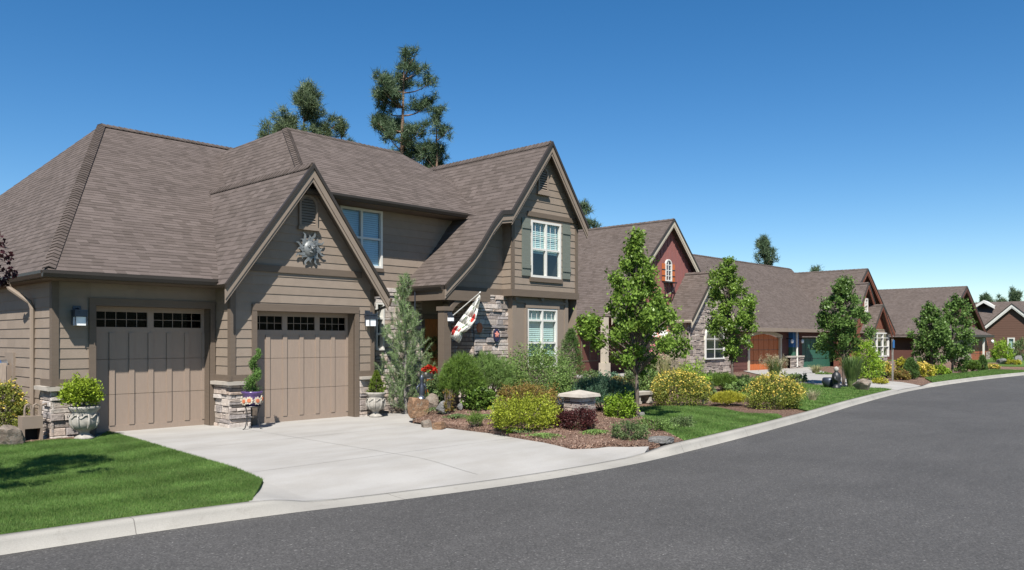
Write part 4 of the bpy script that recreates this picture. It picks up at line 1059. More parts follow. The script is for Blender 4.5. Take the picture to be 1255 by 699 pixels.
def pine(label, px, d, pytop, pybase_z, wpx, mat, seed=1, levels=16, bare=.35, name='pine_tree', group=None, crownshape=None, tuft=.5, nt=None, shift=0., per=70):
    """Tall pine: bare lower trunk, whorled limbs that turn up at the end, separate tufts of needles."""
    rn = random.Random(seed); u = (px-CX)/FOC; x, y = d*(ct+u*st), d*(st-u*ct)
    T = thing(name, label, 'tree', (x, y, 0), group); b = wloc(T); Hh = CAMZ+(HY-pytop)/FOC*d; W = wpx*d/FOC/2
    mb = MB(); wob = lambda t: V((.25*math.sin(t*5+seed), .25*math.cos(t*4+seed), 0))*t
    tp = lambda t: b+V((0, 0, Hh*t))+wob(t)
    mb.tube([tp(t) for t in np.linspace(0, .99, 14)], [.30*(1-t*.93)*Hh/18 for t in np.linspace(0, 1, 14)], 9)
    tips = []
    cs = crownshape or [(bare, .35), (bare+.1, .75), (.62, 1.), (.8, .8), (.93, .5), (1, .08)]
    for k in range(levels):
        t = bare+(1-bare)*(k+rn.random()*.7)/levels; w = W*np.interp(t, [c[0] for c in cs], [c[1] for c in cs])
        for q in range(rn.choice((3, 4, 5))):
            a = rn.uniform(0, 6.28); L = w*rn.uniform(.55, 1.1); s0 = tp(t-.03); end = tp(t)+V((math.cos(a)*L, math.sin(a)*L, .18*L+rn.uniform(-.15, .3)))
            pts = bez(s0, end, -.12*L); mb.tube(pts, [.05, .04, .032, .025, .018, .01], 5, cap=False)
            m = max(3, int(L/tuft*3.6))
            for j in range(m):
                f = .3+.7*(j+1)/m; c = s0.lerp(end, f)+V((rn.gauss(0, .16), rn.gauss(0, .16), rn.gauss(.06, .14)))*tuft*2; tips.append(c)
    mb.build('trunk', M['barkpine'], T); tips.append(tp(.995)); tips.append(tp(.97))
    tips = np.array(tips); n = len(tips); k = np.repeat(np.arange(n), per); dr = RNG.normal(size=(len(k), 3)); dr[:, 2] += .55; dr = unit(dr)
    base = tips[k]+RNG.normal(size=(len(k), 3))*tuft*.16
    mesh_np('crown', needle_verts(base, dr, tuft*.62, .028*d/40), 3, mat, T); return T
def rock(label, x, y, w, d_, h, mat, seed=1, name='boulder', z=None, cat='boulder', group=None, parent=None, block=False):
    rn = random.Random(seed); import bmesh
    bm = bmesh.new(); bmesh.ops.create_icosphere(bm, subdivisions=3, radius=1)
    pl = [(V((rn.gauss(0, 1), rn.gauss(0, 1), rn.gauss(0, .7))).normalized(), rn.uniform(.52, .84)) for _ in range(16)]
    if block: pl = [(V((a+rn.gauss(0, .10), b_+rn.gauss(0, .10), c_+rn.gauss(0, .08))).normalized(), rn.uniform(.56, .64)) for a, b_, c_ in ((1,0,0),(-1,0,0),(0,1,0),(0,-1,0),(0,0,1),(0,0,-1))]+[(V((rn.gauss(0, 1), rn.gauss(0, 1), rn.gauss(0, .7))).normalized(), rn.uniform(.78, .9)) for _ in range(5)]; w *= 1.15; d_ *= 1.15; h *= 1.2
    for v in bm.verts:
        for nn, k in pl:
            e_ = v.co.dot(nn)-k
            if e_ > 0: v.co -= nn*e_*.97
        v.co *= 1+rn.gauss(0, .018)
    for v in bm.verts: v.co = V((v.co.x*w/2, v.co.y*d_/2, v.co.z*h*.62))
    me = bpy.data.meshes.new(name); bm.to_mesh(me); bm.free(); me.materials.append(mat)
    o = bpy.data.objects.new(name, me); C.objects.link(o); o.location = (x, y, (gz(x, y) if z is None else z)+h*.38); o.rotation_euler = (0, 0, rn.uniform(0, 3))
    return tag(o, label, cat, group)

def young_pine():
    x, y = at(497, 14.95); T = plant('young_pine', 'young grey-green pine with upright shoots in front of the stone wall between garage and entry', 'pine tree', x, y); b = wloc(T); rn = random.Random(6)
    Hh = CAMZ+(HY-336)/FOC*depth(x, y)-b.z; mb = MB(); mb.tube([b+V((0, 0, Hh*t)) for t in np.linspace(-.02, .98, 9)], [.05*(1-t*.9) for t in np.linspace(0, 1, 9)], 8); pts, axs, lens = [], [], []
    def clothe(p, q, l):
        m = max(2, int((q-p).length/.045)); d = (q-p).normalized()
        for i in range(m): pts.append(p.lerp(q, (i+.5)/m)); axs.append(d); lens.append(l)
    for k in range(12):
        t = .05+.86*k/11; w = np.interp(t, [0, .15, .45, .75, 1], [.62, .72, .58, .30, .08])
        for q in range(7 if k < 9 else 4):
            a = k*.8+q*6.283/7+rn.uniform(-.35, .35); L = w*rn.uniform(.6, 1.15); o = V((math.cos(a), math.sin(a), 0)); p0 = b+V((0, 0, Hh*t)); p1 = p0+o*L*.55+V((0, 0, L*.22)); p2 = p0+o*L+V((0, 0, L*rn.uniform(.6, .95)))
            mb.tube([p0, p1, p2], [.014, .01, .005], 5, cap=False); clothe(p0.lerp(p1, .35), p1, .085); clothe(p1, p2, .10)
            for _ in range(3):
                f = rn.uniform(.35, .95); c = p0.lerp(p1, f) if f < .6 else p1.lerp(p2, (f-.6)/.4); e1 = c+V((rn.gauss(0, .07), rn.gauss(0, .07), rn.uniform(.14, .26))); mb.tube([c, e1], [.007, .004], 4, cap=False); clothe(c, e1, .085)
    clothe(b+V((0, 0, Hh*.8)), b+V((0, 0, Hh)), .10); mb.build('trunk', M['barkgrey'], T)
    pts, axs, lens = np.array(pts), np.array(axs), np.array(lens); per = 15; k = np.repeat(np.arange(len(pts)), per); dr = unit(axs[k]*.8+RNG.normal(size=(len(k), 3))*.62)
    mesh_np('foliage', needle_verts(pts[k]+RNG.normal(size=(len(k), 3))*.015, dr, lens[k], .0075), 3, M['youngpine'], T)
# --- garden in front of the near house
young_pine()
needles('dark bushy mugo pine with one upright spike left of the porch post', 'shrub', 564, 13.1, 431, 66, M['mugo'], name='mugo_pine', n=1000, nl=.10, nw=.007, per=30, lean=.5)
needles('broad mid green mugo pine right behind the spiky mugo pine', 'shrub', 600, 13.7, 429, 68, M['shrubgreen'], name='mugo_pine', n=900, nl=.11, nw=.008, per=28, lean=.6)
shrub('large loose green bush under the ground-floor bay window', 'shrub', 660, 13.3, 423, 92, M['shrubgreen'], n=13000, leaf=.055, aspect=.4, lump=.28, tuft=.13)
needles('slim cone-shaped dwarf spruce at the right end of the bay window', 'shrub', 700, 13.4, 400, 34, M['spruce'], name='dwarf_spruce', shape='column', n=900, nl=.06, nw=.007, per=26, shoot=.12, lean=.9)
x, y = onZ(640, 527, .35)[:2]
shrub('wide yellow green spirea mound nearest the drive', 'shrub', 643, y+.6, 483, 112, M['spirea'], n=9000, leaf=.042, aspect=.6, name='spirea', topmat=M['spirea'], depth_=.8)
shrub('spirea mound with reddish top behind the yellow green one', 'shrub', 646, 12.0, 467, 84, M['spireared'], n=7500, leaf=.042, aspect=.6, name='spirea')
shrub('dark purple barberry in front of the stone pillar', 'shrub', 707, 9.9, 500, 56, M['barberry'], n=5200, leaf=.04, aspect=.5, name='barberry', lump=.3, tuft=.14)
shrub('dusky blue grey lavender left of the stone pillar', 'shrub', 683, 11.9, 486, 28, M['bluegrey'], n=2200, leaf=.05, aspect=.3, name='lavender')
needles('spreading dark green juniper mound behind the stone pillar', 'shrub', 738, 11.95, 462, 104, M['juniper'], name='juniper', n=1600, nl=.07, nw=.008, per=26, lean=.9)
shrub('bright green leafy bush between pillar and street tree', 'shrub', 762, 10.9, 480, 46, M['lime'], n=3200, leaf=.055)
for i, (px, py, top, w, lab) in enumerate(((769, 541, 515, 50, 'low olive bush nearest the kerb in the mulch tip'), (803, 530, 510, 46, 'low green bush behind the lowest one at the lawn edge'), (836, 526, 510, 34, 'smallest low bush, alone at the lawn corner'))):
    x, y = onZ(px, py-3, .2)[:2]
    shrub(lab, 'shrub', px, y+.15, top, w, M['olive'] if i != 1 else M['shrubgreen'], n=3000, leaf=.038, aspect=.4, lump=.3)
shrub('reddish leaved bush behind the juniper under the street tree', 'shrub', 757, 13.6, 457, 30, M['spireared'], n=1800, leaf=.05, name='shrub')
shrub('dry yellow green perennial beside the dark mugo pine', 'plant', 549, 12.9, 470, 16, M['spireared'], n=700, leaf=.05, aspect=.3, name='perennial')
for i, (px, py, w) in enumerate(((548, 516, .8), (600, 522, .65), (640, 532, .7), (672, 536, .6), (716, 528, .45), (736, 532, .4), (566, 521, .35))):
    x, y = onZ(px, py, .22)[:2]; y += .15
    T = tag(mesh_np('ground_cover', leaf_verts(np.array([(x+a*w, y+b_*w*.7, gz(x, y)+.05*math.exp(-3*(a*a+b_*b_))+.01) for a, b_ in RNG.normal(0, .36, (900, 2)) if inpoly(x+a*w, y+b_*w*.7, bed)]), .035, .6, None, 2), 4, M['shrubgreen'] if i % 2 else M['olive']), kind='stuff')
x, y = onZ(586, 0+517, .35)[:2]
needles('tiny bright conifer seedling in the mulch beside the mugo pines', 'plant', 583, 11.6, 505, 22, M['mugo'], name='seedling_conifer', n=110, nl=.05, nw=.007, per=20)
shrub('small leafy sprig standing in the mulch near the drive edge', 'plant', 625, 10.55, 524, 12, M['lime'], n=220, leaf=.045, name='sprig')

# stone pillar with cap
x, y = at(710, 11.25); zb = gz(x, y)
PL = thing('stone_pillar', 'short stone pillar with a pale pyramid cap in the planting bed', 'pillar', (x, y, zb)); hp = .62
zt = CAMZ+(HY-486)/FOC*depth(x, y)
for k, (ax, ay) in enumerate(((0, -1), (-1, 0), (1, 0), (0, 1))):
    U = V((-ay, ax, 0)); fr = Fr((x+ax*.20, y+ay*.20, 0), U, (ax, ay, 0)); stones(fr, [rect(-.25, .25, zb-.06, zt)], PL, 'stone_face', seed=20+k, wmin=.16, wmax=.36)
mb = MB(); mb.box(x-.2, x+.2, y-.2, y+.2, zb-.05, zt-.01); mb.build('core', M['mortar'], PL)
mb = MB(); a = .44; b = .41; a = .345; p = [(x+i*a, y+j*a, zt) for i, j in ((-1,-1),(1,-1),(1,1),(-1,1))]; q = [(x+i*.325, y+j*.325, zt+.065) for i, j in ((-1,-1),(1,-1),(1,1),(-1,1))]
mb.add(p+q+[(x, y, zt+.15)], [(3,2,1,0),(0,1,5,4),(1,2,6,5),(2,3,7,6),(3,0,4,7),(4,5,8),(5,6,8),(6,7,8),(7,4,8)]); mb.build('pillar_cap', M['capstone'], PL)

# rocks edging the bed
for px, py, w, h, m, lab in ((516, 514, .52, .42, 'rockrust', 'tall rusty block of stone at the left corner of the bed'), (533, 511, .5, .38, 'rock', 'rounded lichen grey boulder next to the rusty corner block'),
        (548, 515, .42, .28, 'rockgrey', 'third edging boulder from the entry, low and grey'), (527, 519, .3, .2, 'rock', 'small stone at the foot of the rounded boulder'), (543, 521, .34, .15, 'rockrust', 'flat rusty stone lying at the drive edge below the boulders'),
        (502, 502, .9, .16, 'rock', 'long flat step stone in front of the young pine'), (536, 497, .26, .5, 'rock', 'pointed upright stone beside the plant stand'), (568, 514, .20, .17, 'rockgrey', 'little white grey stone alone in the mulch'), (561, 497, .35, .3, 'rockrust', 'orange stone half under the dark mugo pine'), (603, 500, .5, .3, 'rockgrey', 'grey rock under the broad mugo pine'), (788, 505, .4, .12, 'rockgrey', 'flat grey stone at the foot of the street tree'), (818, 535, .55, .1, 'rockgrey', 'flat pale slab lying at the tip of the mulch')):
    x, y = onZ(px, py, .28)[:2]; rock(lab, x, y+.12, w, w*.8, h, M[m], seed=px, name='boulder' if h > .2 else 'stone', cat='rock', block='rust' in m or 'flat' in lab)
x, y = onZ(480, 508, .22)[:2]; rock('thin flagstone lying between urn and young pine', x, y+.2, 1.1, .6, .10, M['rock'], 91, 'flagstone', cat='rock')

# urns
def urn(label, x, y, w, h, style=0):
    T = thing('urn', label, 'urn', (x, y, gz(x, y))); b = wloc(T); R = w/2; mb = MB()
    pr = [(.62, 0), (.64, .05), (.52, .09), (.34, .14), (.30, .2), (.42, .27), (.72, .36), (.86, .5), (.86, .64), (.78, .76), (.80, .84), (.98, .92), (1, .97), (.97, 1), (.86, 1), (.82, .93), (.0, .92)]
    mb.lathe([(r*R, z*h) for r, z in pr], 28, b); bd = mb.build('bowl', M['urn'], T, True)
    q = MB()
    for k in range(8):
        a = k*math.pi/4; c, s_ = math.cos(a), math.sin(a); rr = R*.86
        q.tube([b+V((c*R*f, s_*R*f, z*h)) for f, z in ((.45, .28), (.74, .36), (.89, .5), (.895, .64), (.80, .77))], [.012, .022, .028, .022, .010], 6)
        a2 = a+math.pi/8; q.tube([b+V((math.cos(a2+t)*rr*1.02, math.sin(a2+t)*rr*1.02, h*(.70+.05*math.sin(t*9)))) for t in np.linspace(-.26, .26, 6)], .014, 5)
    q.build('relief', M['urn'], bd, True)
    q = MB(); q.lathe([(R*.84, h*.93), (R*.4, h*.96), (0.001, h*.965)], 20, b); q.build('potting_soil', M['soil'], T); return b.z+h*.94
ux, uy = at(103.5, 15.72); zt = urn('weathered stone urn on the lawn edge left of the left garage door', ux, uy, .53, .60)
shrub('bright lime green bush growing in the left stone urn', 'potted plant', 100, uy, 463, 42, M['box'], n=5200, leaf=.05, aspect=.5, z=zt-.04, name='potted_shrub', lump=.32, tuft=.16, low=-.1)
ux, uy = at(460.5, 15.22); zt = urn('pale stone urn at the right corner of the right garage', ux, uy, .48, .58)
needles('small clipped cone of boxwood in the right stone urn', 'potted plant', 461.5, uy, 454, 22, M['boxdark'], z=zt-.03, name='potted_shrub', shape='cone', n=420, nl=.035, nw=.012, per=26, shoot=.06)
# plant stand with sunflower pot and spiral topiary
sx, sy = at(309, 14.98); sz = gz(sx, sy)
PS = thing('plant_stand', 'black iron plant stand between the two garage doors', 'plant stand', (sx, sy, sz)); mb = MB()
for k in range(3):
    a = k*2.094-.9; c, s_ = math.cos(a), math.sin(a)
    mb.tube([V((sx+c*f, sy+s_*f, sz+z)) for f, z in ((.22, 0), (.17, .03), (.13, .16), (.12, .32), (.15, .43), (.18, .46))], .011, 6)
mb.build('leg', M['iron'], PS); mb = MB(); an = np.linspace(0, 2*math.pi, 25)
mb.tube([V((sx+.18*math.cos(t), sy+.18*math.sin(t), sz+.46)) for t in an], .011, 6); mb.tube([V((sx+.12*math.cos(t), sy+.12*math.sin(t), sz+.25)) for t in an], .008, 6); mb.lathe([(.18, .445), (.18, .455)], 20, (sx, sy, sz)); mb.build('ring_shelf', M['iron'], PS)
PP = thing('flower_pot', 'purple glazed pot with white and orange sunflowers in relief on the iron stand', 'flower pot', (sx, sy, sz+.458)); b = wloc(PP)
mb = MB(); mb.lathe([(.12, 0), (.16, .05), (.185, .16), (.18, .24), (.21, .27), (.215, .30), (.19, .305), (.18, .27), (.001, .26)], 24, b); mb.build('bowl', M['purple'], PP, True)
for k, (a, z) in enumerate(((-2.35, .13), (-1.55, .12), (-.8, .15), (.2, .12), (1.2, .14), (2.3, .12), (-2.9, .11))):
    c, s_ = math.cos(a), math.sin(a); ctr = b+V((c*.19, s_*.19, z)); ux_ = V((-s_, c, 0)); uz = V((0, 0, 1)); nn = V((c, s_, 0))
    mw, mo = MB(), MB()
    for q in range(9):
        t = q*.698; d = ux_*math.cos(t)+uz*math.sin(t); p = ux_*-math.sin(t)+uz*math.cos(t)
        mw.slab([ctr+d*.02-p*.012, ctr+d*.062-p*.022, ctr+d*.085, ctr+d*.062+p*.022, ctr+d*.02+p*.012], nn*.02)
    mo.slab([ctr+nn*.004+(ux_*math.cos(t)+uz*math.sin(t))*.038 for t in an[:-1]], nn*.03)
    fl = mw.build('flower', M['cream'], PP); mo.build('flower_centre', M['terracotta'], fl)
TP = thing('spiral_topiary', 'slender spiral clipped evergreen in the purple pot', 'potted plant', (sx, sy, b.z+.26)); b = np.array(wloc(TP)); mb = MB(); mb.tube([V(b), V(b)+V((.02, 0, .4)), V(b)+V((.09, 0, .86))], [.014, .01, .005], 6); mb.build('stem', M['bark'], TP)
n = 9000; t = RNG.random(n); a = t*4.2*math.pi*1.0; rr = (.13-.09*t); cen = np.stack([.075*(1-t*.4)*np.cos(a)+.10*t, .075*(1-t*.4)*np.sin(a), .02+t*.86], 1)+RNG.normal(size=(n, 3))*(rr*.42)[:, None]
mesh_np('foliage', leaf_verts(cen+b, .03, .45), 4, M['topiary'], TP)
# gazing ball, stand with red geranium near the entry
x, y = at(516, 13.75); z = gz(x, y); z0 = CAMZ+(HY-497)/FOC*depth(x, y); GB = thing('gazing_ball', 'small mirrored gazing ball on the rocks by the entry', 'garden ornament', (x, y, z)); mb = MB(); mb.lathe([(.04, 0), (.05, .01), (.03, max(.04, z0-z))], 12, (x, y, z)); mb.build('base', M['iron'], GB)
mb = MB(); th = np.linspace(0, math.pi, 15); mb.lathe([(max(.0005, .115*math.sin(t)), -.115*math.cos(t)) for t in th], 24, (x, y, z0+.115)); mb.build('ball', M['steel'], GB, True)
x, y = at(526, 14.2); z = gz(x, y); GS = thing('geranium_stand', 'tall black metal stand beside the young pine', 'plant stand', (x, y, z)); mb = MB(); zt = CAMZ+(HY-463)/FOC*depth(x, y)
for k in range(4):
    a = k*1.571+.4; c, s_ = math.cos(a), math.sin(a); mb.tube([V((x+c*.2, y+s_*.2, z-.02)), V((x+c*.13, y+s_*.13, z+(zt-z)*.5)), V((x+c*.16, y+s_*.16, zt))], .014, 6)
for f in (.35, .7, .98): mb.tube([V((x+.15*math.cos(t), y+.15*math.sin(t), z+(zt-z)*f)) for t in an], .011, 5)
mb.build('frame', M['iron'], GS); mb = MB(); mb.lathe([(.10, -.12), (.14, 0), (.15, .02), (.13, .02), (.001, .0)], 16, (x, y, zt+.1)); mb.build('bowl', M['urn'], GS, True)
shrub('red geranium blooming on the tall black stand', 'potted plant', 526, 14.2, 449, 18, M['shrubgreen'], n=420, leaf=.06, z=zt+.07, name='geranium', flower=M['redflower'], nf=160, fsize=.06)
mb = MB(); gx, gy = at(517, 14.05); g0 = gz(gx, gy); g1 = CAMZ+(HY-459)/FOC*depth(gx, gy); mb.lathe([(.05, 0), (.06, .1), (.075, .25), (.06, .34), (.035, .40), (.05, .46), (.055, .52), (.03, .58), (.001, .60)], 14, (gx, gy, g1-.6)); mb.tube([V((gx-.06, gy, g1-.22)), V((gx-.15, gy, g1-.3)), V((gx-.12, gy-.03, g1-.42))], [.03, .024, .015], 6); mb.tube([V((gx+.05, gy, g1-.22)), V((gx+.13, gy, g1-.3)), V((gx+.1, gy-.04, g1-.4))], [.03, .024, .015], 6); mb.box(gx-.09, gx+.09, gy-.09, gy+.09, g0-.02, g1-.6)
tag(mb.build('garden_statue', M['bronze'], smooth=True, origin=(gx, gy, g0)), 'small grey garden statue left of the red geranium', 'statue')

# --- left corner
shrub('loose bush with yellow blossoms against the left side wall', 'shrub', 9, 17.0, 464, 52, M['pot'], n=5200, leaf=.05, flower=M['yellow'], nf=130, fsize=.045, lump=.3)
x, y = onZ(14, 542, .2)[:2]; x, y = at(11, 15.75); rock('tan and grey boulder in the mulch at the left edge', x, y, .62, .5, .42, M['rock'], 5, cat='rock')
bx, by = at(37, 16.2); bz = gz(bx, by); BF = thing('backflow_preventer', 'tan valve box with two pipe loops beside the left stone pilaster', 'backflow valve', (bx, by, bz)); mb = MB()
for d in (-.09, .04): mb.tube([V((bx+d, by, bz+.2)), V((bx+d, by, bz+.56)), V((bx+d+.02, by, bz+.63)), V((bx+d+.06, by, bz+.65)), V((bx+d+.10, by, bz+.62)), V((bx+d+.11, by, bz+.54)), V((bx+d+.11, by, bz+.4))], .018, 8)
mb.tube([V((bx+.16, by, bz+.4)), V((bx+.18, by, bz+.62)), V((bx+.3, by+.1, bz+.64))], .02, 8); mb.build('pipe_loop', M['trimlight'], BF)
mb = MB(); mb.box(bx-.16, bx+.17, by-.13, by+.13, bz+.22, bz+.44); mb.box(bx-.16, bx-.12, by-.13, by+.13, bz-.02, bz+.22); mb.box(bx+.13, bx+.17, by-.13, by+.13, bz-.02, bz+.22); mb.box(bx-.12, bx+.13, by+.08, by+.13, bz-.02, bz+.22); mb.build('valve_box', M['trimlight'], BF)
q = MB(); q.box(bx-.12, bx+.13, by+.05, by+.075, bz-.01, bz+.215); q.build('opening', M['dark'], BF)
mb = MB(); FT = thing('wooden_fence', 'short run of tan board fence joining the left side wall', 'fence', (3.2, 17.9, .2))
for k in range(19): mb.box(1.0+k*.19, 1.0+k*.19+.18, 17.9, 17.925, .2, 1.52)
mb.build('boards', M['fencewood'], FT); mb = MB(); mb.box(1.0, 4.62, 17.93, 17.97, .45, .55); mb.box(1.0, 4.62, 17.93, 17.97, 1.25, 1.35); mb.box(4.52, 4.62, 17.94, 18.04, .1, 1.55); mb.build('rail', M['fencewood'], FT)
# purple-leaved plum left of the frame; its shade falls on the lawn and one twig hangs into view
def plum():
    x, y = 1.55, 11.0; T = plant('plum_tree', 'purple leaved plum tree at the left edge, its twigs hanging in front of the eave', 'tree', x, y); b = wloc(T); mb = MB()
    mb.tube([b, b+V((.03, 0, 1.2)), b+V((-.02, .05, 2.2)), b+V((.05, 0, 3.4)), b+V((0, 0, 4.6))], [.085, .07, .055, .035, .01], 9); rn = random.Random(4); tips = []; rad = []
    for k in range(58):
        a = k*2.4; z = rn.uniform(1.7, 4.7); w = np.interp(z, [1.7, 2.6, 3.4, 4.7], [.6, 1.15, 1.05, .3])*rn.uniform(.4, 1); t = b+V((w*math.cos(a), w*math.sin(a), z)); tips.append(t); rad.append(rn.uniform(.16, .30)); mb.tube(bez(b+V((0, 0, max(1.2, z-.9))), t, .1), [.025, .02, .015, .011, .008, .005], 5, cap=False)
    # the hanging twig
    e0 = b+V((.5, .1, 3.0)); ends = [onY(9, 316, 11.6), onY(3, 345, 11.5), onY(12, 335, 11.55), onY(-6, 330, 11.4)]
    mb.tube(bez(b+V((0, 0, 2.4)), e0, .1), [.025, .02, .016, .013, .011, .009], 5, cap=False)
    for q in ends: mb.tube(bez(e0, q, .08), [.008, .007, .006, .005, .004, .003], 4, cap=False); tips.append(q); rad.append(.085)
    mb.build('trunk', M['bark'], T); tips = np.array(tips); rad = np.array(rad); n = 9500; idx = RNG.integers(0, len(tips), n); p = np.array([r**2 for r in rad]); p[-4:] *= 1.5; idx = RNG.choice(len(tips), n, p=p/p.sum())
    d = unit(RNG.normal(size=(n, 3))); mesh_np('crown', leaf_verts(tips[idx]+d*(RNG.random(n)**.4*rad[idx])[:, None], .065, .6), 4, M['plum'], T)
plum()

# --- street trees
tree('young street tree with a pointed open crown in front of the near house', 781, 10.75, 292, [(.28, .35), (.36, .80), (.47, 1.10), (.57, 1.0), (.66, .62), (.76, .50), (.86, .26), (1.0, .06)], M['maple'], .05, 13500, .085, seed=3, blobs=84, blobr=.205)
tree('columnar street tree in front of the stone gable', 897, 15.6, 321, [(.24, .25), (.36, .70), (.52, .82), (.72, .74), (.88, .5), (1.0, .10)], M['maple'], .06, 12000, .10, seed=8, blobs=82, blobr=.23)
tree('rounder street tree in front of the green garage door', 1034, 12.7, 343, [(.30, .45), (.40, .92), (.52, .88), (.68, .72), (.84, .48), (1.0, .10)], M['maple2'], .06, 12000, .105, seed=11, blobs=78, blobr=.25)
tree('left and shorter of the paired street trees', 1141, 13.4, 376, [(.2, .5), (.38, 1.0), (.6, .95), (.8, .6), (1.0, .12)], M['maple2'], .07, 8000, .125, seed=14, blobs=60, blobr=.29)
tree('right and taller of the paired street trees', 1167, 12.7, 365, [(.16, .5), (.34, 1.05), (.55, 1.0), (.78, .62), (1.0, .12)], M['maple2'], .07, 8500, .125, seed=15, blobs=62, blobr=.29)
# --- planting by the second lawn
shrub('large potentilla covered in yellow blossoms behind the middle lawn', 'shrub', 833, 12.1, 453, 78, M['pot'], n=9000, leaf=.05, flower=M['yellow'], nf=620, fsize=.04, name='potentilla', lump=.25)
shrub('biggest yellow flowering potentilla, beside the kerb', 'shrub', 951, 9.95, 457, 78, M['pot'], n=9000, leaf=.05, flower=M['yellow'], nf=600, fsize=.04, name='potentilla', lump=.25)
shrub('rounded lime bush rising behind the potentilla by the stone wing', 'shrub', 848, 14.4, 440, 46, M['lime'], n=3600, leaf=.06)
shrub('broad leafy green bush left of the yellow potentilla', 'shrub', 798, 13.6, 447, 38, M['shrubgreen'], n=3600, leaf=.06)
shrub('loose bush of pink roses before the porch banner', 'shrub', 806, 17.0, 405, 24, M['shrubgreen'], n=2600, leaf=.08, flower=M['pink'], nf=60, fsize=.10, name='rose_bush')
reeds('tall feathery grass left of the cream porch post', 'ornamental grass', 815, 15.2, 425, 30, M['reed'], n=420, wid=.018, plume=M['straw'], name='ornamental_grass')
reeds('grey green grass tuft at the right foot of the potentilla', 'ornamental grass', 863, 12.0, 474, 16, M['bluegrey'], n=220, name='ornamental_grass')
needles('low golden juniper along the lawn between the two potentillas', 'shrub', 892, 11.3, 480, 56, M['gold'], name='juniper', n=520, nl=.08, nw=.010, per=24, lean=1.2, depth_=.7)
needles('dark green bushy pine below the columnar street tree', 'shrub', 885, 14.6, 458, 46, M['mugo'], name='mugo_pine', n=460, nl=.14, nw=.012, per=26)
shrub('olive bush right of the columnar street tree trunk', 'shrub', 912, 15.6, 458, 26, M['olive'], n=1800, leaf=.06)
reeds('dry straw coloured grass beside the biggest potentilla', 'ornamental grass', 996, 10.15, 473, 26, M['straw'], n=260, wid=.008, name='ornamental_grass')
reeds('tall green reeds in front of the cedar garage door', 'ornamental grass', 949, 17.5, 432, 32, M['reedgreen'], n=420, wid=.022, name='ornamental_grass', plume=M['straw'])
reeds('short reeds in front of the green garage door', 'ornamental grass', 1000, 18.0, 445, 24, M['reed'], n=200, wid=.025, name='ornamental_grass')
shrub('long low green hedge along the far drive', 'hedge', 1010, 17.2, 457, 36, M['shrubgreen'], n=2000, leaf=.08, name='low_hedge', depth_=.6)
for px, Y, top, w_, m_, lab in ((772, 15.2, 448, 34, 'olive', 'olive bush between the street tree trunk and the porch'), (872, 16.5, 456, 30, 'shrubgreen', 'mid green bush at the foot of the stone wing wall'), (905, 13.6, 466, 30, 'shrubgreen', 'loose green bush between golden juniper and cedar door'),
        (866, 13.4, 468, 22, 'olive', 'small olive bush between potentilla and golden juniper'), (975, 15.2, 458, 30, 'olive', 'olive bush behind the biggest potentilla on its right'), (930, 13.2, 462, 30, 'shrubgreen', 'green bush behind the biggest potentilla on its left'), (727, 16.5, 452, 34, 'olive', 'olive bush behind the dwarf spruce'), (745, 14.6, 455, 34, 'juniper', 'dark green bush behind the spreading juniper'),
        (626, 14.1, 440, 34, 'olive', 'olive bush between the broad mugo pine and the bush under the bay window'), (690, 12.7, 462, 36, 'shrubgreen', 'green bush between lavender and dwarf spruce'), (588, 12.6, 470, 40, 'mugo', 'low dark green bush at the foot of both mugo pines'), (537, 13.9, 452, 26, 'olive', 'olive bush between geranium stand and spiky mugo pine')):
    shrub(lab, 'shrub', px, Y, top, w_, M[m_], n=2600, leaf=.07, lump=.28)
x, y = at(785, 13.3); z = gz(x, y); BN = thing('stone_bench', 'small pale stone bench in the shade beside the potentilla', 'bench', (x, y, z)); mb = MB(); d = depth(x, y); zt = CAMZ+(HY-480)/FOC*d
mb.box(x-.42, x+.42, y-.2, y+.2, zt-.09, zt); mb.build('seat', M['capstone'], BN)
for s_ in (-.28, .28): q = MB(); q.box(x+s_-.06, x+s_+.06, y-.16, y+.16, z, zt-.09); q.box(x+s_-.09, x+s_+.09, y-.18, y+.18, z-.01, z+.06); q.build('leg', M['capstone'], BN)
# --- planting round the far drive and beyond
reeds('tall dense grassy clump beside the far boulder', 'ornamental grass', 1044, 12.0, 430, 30, M['reedgreen'], n=900, wid=.03, name='ornamental_grass')
shrub('tall bright yellow green shrub in front of the bay window', 'shrub', 1061, 13.6, 414, 36, M['lime'], n=4200, leaf=.09, name='shrub', lump=.35, tuft=.15)
shrub('dense green shrub under the small bay window', 'shrub', 1064, 14.4, 438, 40, M['shrubgreen'], n=2600, leaf=.09)
shrub('yellow flowering bush left of the blue signpost', 'shrub', 1082, 14.0, 443, 26, M['pot'], n=2400, leaf=.08, flower=M['yellow'], nf=260, fsize=.09, name='potentilla')
shrub('flat trimmed hedge along the kerb before the blue signpost', 'hedge', 1079, 12.2, 463, 32, M['gold'], n=1800, leaf=.07, name='low_hedge', depth_=.6)
shrub('yellow bush right of the blue signpost', 'shrub', 1105, 14.6, 437, 18, M['gold'], n=1800, leaf=.09)
shrub('ochre and red leaved bush at the foot of the signpost', 'shrub', 1104, 12.7, 452, 24, M['spireared'], n=2200, leaf=.08)
needles('narrow dark conifer between ochre and yellow bushes', 'shrub', 1116, 12.6, 440, 18, M['spruce'], name='dwarf_conifer', shape='column', n=420, nl=.12, nw=.02, per=22)
shrub('golden bush right of the narrow dark conifer', 'shrub', 1131, 12.8, 444, 28, M['gold'], n=2400, leaf=.08, flower=M['yellow'], nf=160, fsize=.09)
shrub('round yellow green bush under the paired street trees', 'shrub', 1153, 12.9, 446, 22, M['lime'], n=1800, leaf=.09)
shrub('low green bush right of the paired street trees', 'shrub', 1178, 13.3, 449, 22, M['shrubgreen'], n=1500, leaf=.09)
